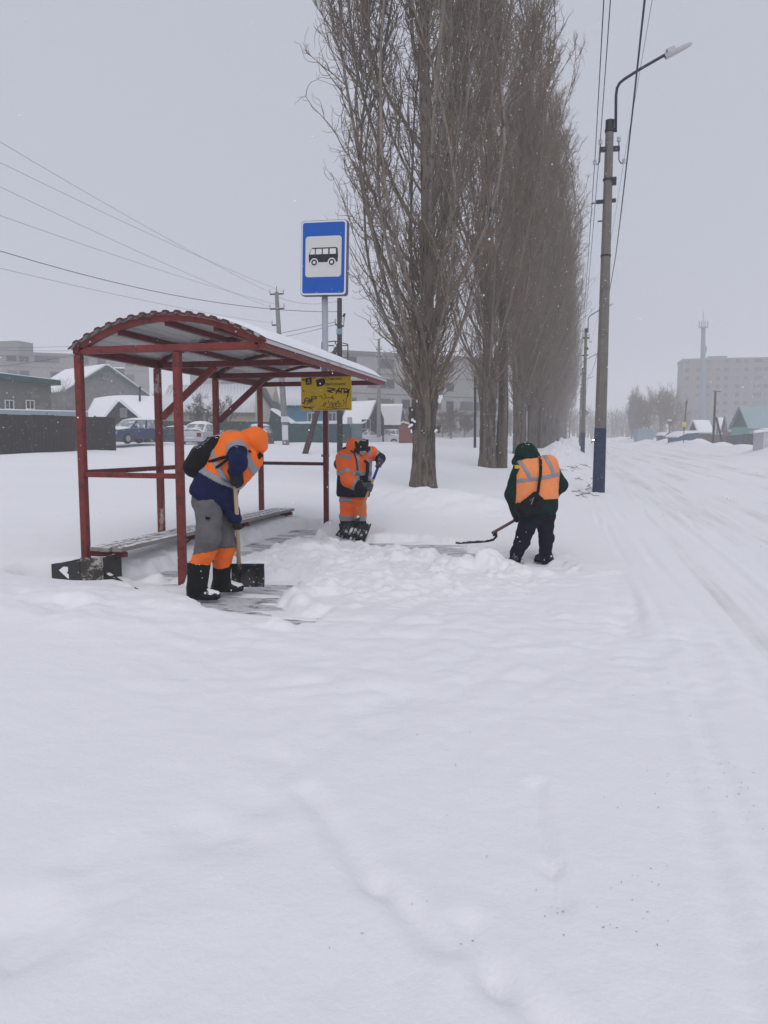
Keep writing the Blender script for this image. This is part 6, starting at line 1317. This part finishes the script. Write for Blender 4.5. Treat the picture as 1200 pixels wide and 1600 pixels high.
# ================================================================== CARS
CG = mat('car_glass', (.03, .035, .04), .12, .1, spec=.5); CGS = mat('snowed_car_glass', (.20, .21, .23), .4, .2, 3, c2=(.75, .76, .8), c2_amt=.6, c2_scale=2.2); TYRE = mat('tyre', (.015, .015, .016), .85, .1); RIM = mat('rim', (.30, .30, .32), .4, .1, metal=.3)
def car(loc, yaw, paint, label, name='parked_car', snow_hood=.10, snow_roof=.14, glass=CGS, estate=True, group='parked cars beyond the shelter', s=1.0, sink=0.0, lights=False):
    root = empty(name, (loc[0], loc[1], loc[2] - sink), label, 'car', group); ca, sa = math.cos(yaw), math.sin(yaw); O = np.array([loc[0], loc[1], loc[2] - sink])
    def X(x, y, z): return O + np.array([x * ca - y * sa, x * sa + y * ca, z]) * s
    roofx = (-1.55 if estate else -.95, -1.95 if estate else -1.75)
    lower = [(2.10, .28), (2.16, .50), (2.10, .68), (1.95, .76), (.95, .90), (-2.02, .95), (-2.12, .70), (-2.10, .32)]
    V = []; rings = [(-.86, .93), (-.80, 1.0), (.80, 1.0), (.86, .93)]
    P_ = []
    for y, k in rings: P_.append([X(x * (.985 if abs(y) > .83 else 1.0), y, .28 + (z - .28) * (.97 if abs(y) > .83 else 1.0)) for x, z in lower])
    Vv = [p for r in P_ for p in r]; k = len(lower); Ff = [(i * k + j, i * k + (j + 1) % k, (i + 1) * k + (j + 1) % k, (i + 1) * k + j) for i in range(3) for j in range(k)] + [tuple(range(k))[::-1], tuple(3 * k + j for j in range(k))]
    body_ = bevel(mesh_ob('body', Vv, Ff, paint, root), .03, 2)
    # cabin: roof + pillars + glass
    A_ = (.95, .90); B_ = (.20, 1.42); C__ = (roofx[0], 1.43); D_ = (roofx[1], .95); wb, wt = .80, .64
    cab = MB(); 
    ring = lambda y1, y2: [X(A_[0], y1, A_[1] - .02), X(B_[0], y2, B_[1]), X(C__[0], y2, C__[1]), X(D_[0], y1, D_[1] - .02)]
    l_, r_ = ring(-wb, -wt), ring(wb, wt); cab.add(l_ + r_, [(0, 1, 2, 3), (7, 6, 5, 4), (0, 4, 5, 1), (1, 5, 6, 2), (2, 6, 7, 3)]); bevel(cab.build('cabin', paint, root), .04, 2)
    def pane(q, name): 
        c4 = np.mean(q, 0); q = [c4 + (np.array(p) - c4) * .86 for p in q]; nn_ = np.cross(q[1] - q[0], q[2] - q[0]); nn_ /= np.linalg.norm(nn_); nn_ = nn_ if nn_ @ (c4 - X(-.3, 0, 1.0)) > 0 else -nn_
        return MB().prism([p + nn_ * .004 for p in q], nn_ * .012).build(name, glass, root)
    pane([l_[0], r_[0], r_[1], l_[1]], 'windscreen'); pane([l_[3], r_[3], r_[2], l_[2]], 'rear_window')
    for S_ in (l_, r_):
        f = lambda a_, b_, t: a_ + (b_ - a_) * t
        for t0, t1 in ((0.0, .40), (.42, .74), (.76, 1.0)): pane([f(S_[0], S_[3], t0), f(S_[0], S_[3], t1), f(S_[1], S_[2], t1), f(S_[1], S_[2], t0)], 'side_window')
    for x in (1.32, -1.35):
        for y in (-.82, .82):
            e = X(x, y, .31); ax_ = np.array([-sa, ca, 0]) * (1 if y > 0 else -1); w_ = MB().lathe(e - ax_ * .1 * s, [(.25 * s, 0), (.31 * s, .03), (.31 * s, .17 * s), (.24 * s, .19 * s)], 16, axis=ax_).build('wheel', TYRE, root, True)
            MB().lathe(e + ax_ * .085 * s, [(.19 * s, 0), (.18 * s, .015 * s), (.06 * s, .02 * s)], 12, axis=ax_).build('rim', RIM, w_)
    for y in (-.62, .62):
        MB().prism([X(2.13, y - .17, .55), X(2.13, y + .17, .55), X(2.09, y + .17, .70), X(2.09, y - .17, .70)], (X(1, 0, 0) - X(0, 0, 0)) * .04).build('headlight', mat('lit_headlight', (1, .97, .9), .3, 0, emit=14) if lights else mat('headlight_glass', (.42, .43, .45), .2, .05), root)
        MB().prism([X(-2.13, y - .14, .62), X(-2.13, y + .14, .62), X(-2.13, y + .14, .86), X(-2.13, y - .14, .86)], (X(-1, 0, 0) - X(0, 0, 0)) * .03).build('tail_light', mat('tail_lamp', (.16, .01, .01), .3, .05), root)
        MB().box(tuple(X(.72, y * 1.5, .98)), (.12, .16, .13), yaw).build('mirror', paint, root)
    MB().prism([X(2.135, -.3, .36), X(2.135, .3, .36), X(2.15, .3, .46), X(2.15, -.3, .46)], (X(1, 0, 0) - X(0, 0, 0)) * .02).build('number_plate', WHITE, root)
    MB().prism([X(-2.13, -.3, .50), X(-2.13, .3, .50), X(-2.13, .3, .60), X(-2.13, -.3, .60)], (X(-1, 0, 0) - X(0, 0, 0)) * .02).build('number_plate', WHITE, root)
    def cap(rows_, nm):
        o = mesh_ob(nm, [p for r in rows_ for p in r], [(i * 4 + j, i * 4 + j + 1, i * 4 + j + 5, i * 4 + j + 4) for i in range(len(rows_) - 1) for j in range(3)], SNOWCAP, root, True); q = o.modifiers.new('t', 'SOLIDIFY'); q.thickness = .05; q.offset = -1; q = o.modifiers.new('s', 'SUBSURF'); q.levels = q.render_levels = 2
    if snow_roof: cap([[X(x, y * wt, 1.42 + (snow_roof if abs(y) < .8 and .0 < k_ < 4 else .015)) for y in (-1.02, -.6, .6, 1.02)] for k_, x in enumerate(np.linspace(B_[0] + .12, C__[0] - .12, 5))], 'roof_snow')
    if snow_hood: cap([[X(x, y * .80, .90 - (x - .95) * .13 + (snow_hood if abs(y) < .8 else .02)) for y in (-1.0, -.6, .6, 1.0)] for x in (1.0, 1.35, 1.7, 2.02)], 'bonnet_snow')
    if snow_hood and not estate: cap([[X(x, y * .80, .955 + (snow_hood if abs(y) < .8 else .02)) for y in (-1.0, -.6, .6, 1.0)] for x in (-1.8, -1.92, -2.06)], 'boot_snow')
    return root
DBL = mat('dark_blue_car_paint', (.012, .026, .095), .35, .1, 3, spec=.5, snow=.18, snow_scale=3); SIL = mat('silver_car_paint', (.42, .43, .46), .4, .08, 3, spec=.5, snow=.4, snow_scale=3); WHC = mat('white_car_paint', (.55, .56, .60), .4, .06, 3, spec=.5, snow=.4, snow_scale=3)
DGC = mat('dark_green_car_paint', (.012, .05, .05), .35, .1, 3, spec=.5)
yw = lambda deg: YAW + R(deg)        # 0 = nose to the right of the view, 180 = nose to the left, -90 = nose towards the camera
def z_at(px, py, d_): return at(px, py, d_)
def put(px, d_, py): p = at(px, py, d_); return p
car(put(208, 51, 693), yw(-116), DBL, 'dark blue estate car with a snowy bonnet beside the end of the brown fence', glass=mat('frosted_glass', (.25, .28, .29), .4, .15, 3, c2=(.75, .76, .8), c2_amt=.55, c2_scale=2.5), s=1.08)
car(put(318, 54, 697), yw(80), SIL, 'silver car buried in snow with its tail showing behind the backpack', snow_roof=.22, snow_hood=.2, estate=False, s=1.05)
car(put(272, 58, 697), yw(150), DGC, 'dark car with a snowy roof rim between the second and near shelter posts', snow_hood=.06, snow_roof=.10, glass=CG)
car(put(406, 56, 698), yw(100), mat('dark_grey_car_paint', (.05, .055, .06), .4, .1, 3, spec=.5, snow=.2, snow_scale=3), 'dark car with patchy snow behind the hooded worker by the far shelter post', estate=True, s=1.05)
car(put(590, 70, 696), yw(10), WHC, 'white saloon car blanketed in snow beyond the worker in the orange suit', snow_roof=.16, snow_hood=.14, estate=False, s=1.0)
car(put(615, 75, 694), yw(75), WHC, 'white hatchback with its rear window showing, left of the nearest poplar', snow_roof=.1, snow_hood=.1, s=.95)
oc = at(931.5, 693, 150); car((oc[0], oc[1], road_base(0, 150)), -math.pi / 2, mat('dark_grey_car_paint', (.05, .055, .06), .4, .1, 3, spec=.5, snow=.2, snow_scale=3), 'oncoming car with lit headlights far along the road beside the lamp post', name='oncoming_car', group=None, lights=True, snow_hood=0, snow_roof=.04)
# ================================================================== LITTER ON THE SNOW
rgd = np.random.default_rng(13)
STICK = mat('dead_stick', (.20, .18, .17), .9, .3, 10); CLOD = mat('dirty_clod', (.14, .125, .12), .95, .3, 15, .4, 60, snow=.3, snow_scale=20)
k_ = 0
for px, py, L_, a_ in ((893, 768, .55, .3), (908, 772, .6, -.4), (915, 765, .5, .9), (900, 775, .5, -.9), (880, 735, .9, .1), (893, 733, .6, .5), (905, 722, .7, -.2), (910, 727, .6, .6), (899, 745, .5, 1.0), (921, 748, .4, .2), (885, 728, .6, -.3), (918, 762, .6, 1.3), (868, 736, .5, .05)):
    p = at_z(px, py, 0.0); z = T(p[0], p[1]); s_ = 0
    for _ in range(6): p = at_z(px, py, z); z = T(p[0], p[1])
    P = path(np.array([p[0], p[1], z + .02]), (math.cos(a_), math.sin(a_), .12), L_ * .8, 6, .035, 0, rgd); P[:, 2] = [T(q[0], q[1]) + .008 + .012 * i * (i < 4) for i, q in enumerate(P)]
    tag(MB().tube(P, list(np.linspace(.014, .005, len(P))), 5).tube([P[2], P[2] + np.array([.10, .08, .05]) * L_ * 2], [.008, .003], 4).tube([P[3], P[3] + np.array([-.08, .10, .06]) * L_ * 2], [.007, .003], 4).build('fallen_branch', STICK, None, True, origin=P[0]), 'dead branch lying on the snow ridge beside the nearest lamp post', 'branch', 'dead branches on the snow ridge')
fl = Twigs(); 
LC = [(rgd.uniform(820, 1190), rgd.uniform(980, 1580)) for _ in range(9)]
for i in range(130):
    if i < 80: c_ = LC[i % 9]; px, py = c_[0] + rgd.normal(0, 28), c_[1] + rgd.normal(0, 22); px = min(px, 1230)
    elif i < 110: px, py = rgd.uniform(560, 960), rgd.uniform(720, 1000)
    else: px, py = rgd.uniform(300, 760), rgd.uniform(930, 1500)
    p = at_z(px, py, .1); z = T(p[0], p[1]) if p[0] < ROAD_L else float(road_h(np.array([p[0]]), np.array([p[1]]))[0]); p = at_z(px, py, z); z = T(p[0], p[1]) if p[0] < ROAD_L else float(road_h(np.array([p[0]]), np.array([p[1]]))[0])
    a_ = rgd.uniform(0, 6.28); L_ = rgd.uniform(.002, .010); fl.tube(path(np.array([p[0], p[1], z + .003]), (math.cos(a_), math.sin(a_), .1), L_, 3, .4, 0, rgd), rgd.uniform(.0008, .0018), .0006, 4)
tag(fl.build('ground_litter', STICK, None), 'tiny twigs and grit scattered on the trodden snow', 'litter', kind='stuff')
# ================================================================== FALLING SNOWFLAKES
ico_v = np.array([(0, 0, 1), (.89, 0, .45), (.28, .85, .45), (-.72, .53, .45), (-.72, -.53, .45), (.28, -.85, .45), (.72, .53, -.45), (-.28, .85, -.45), (-.89, 0, -.45), (-.28, -.85, -.45), (.72, -.53, -.45), (0, 0, -1)])
ico_f = np.array([(0, 1, 2), (0, 2, 3), (0, 3, 4), (0, 4, 5), (0, 5, 1), (1, 6, 2), (2, 7, 3), (3, 8, 4), (4, 9, 5), (5, 10, 1), (6, 7, 2), (7, 8, 3), (8, 9, 4), (9, 10, 5), (10, 6, 1), (6, 11, 7), (7, 11, 8), (8, 11, 9), (9, 11, 10), (10, 11, 6)])
N_ = 15000; d_ = 2.6 + 27 * rgd.random(N_) ** .55; lat = rgd.uniform(-.62, .62, N_) * d_; hh = rgd.uniform(.15, 9, N_)
ctr = FH[None] * d_[:, None] + RH[None] * lat[:, None] + UP[None] * hh[:, None]; rr = rgd.uniform(.0026, .0062, N_) * (1 + .8 * (rgd.random(N_) > .93)) * np.where(d_ < 5, .6, 1.0)
V = (ctr[:, None, :] + ico_v[None] * rr[:, None, None] * rgd.uniform(.6, 1.3, (N_, 1, 3))).reshape(-1, 3); F = (ico_f[None] + 12 * np.arange(N_)[:, None, None]).reshape(-1, 3)
tag(mesh_ob('snowflakes', V, F, mat('snowflake', (.86, .87, .9), .8, .02), None, True), 'falling snowflakes drifting through the air', 'snowflakes', kind='stuff')
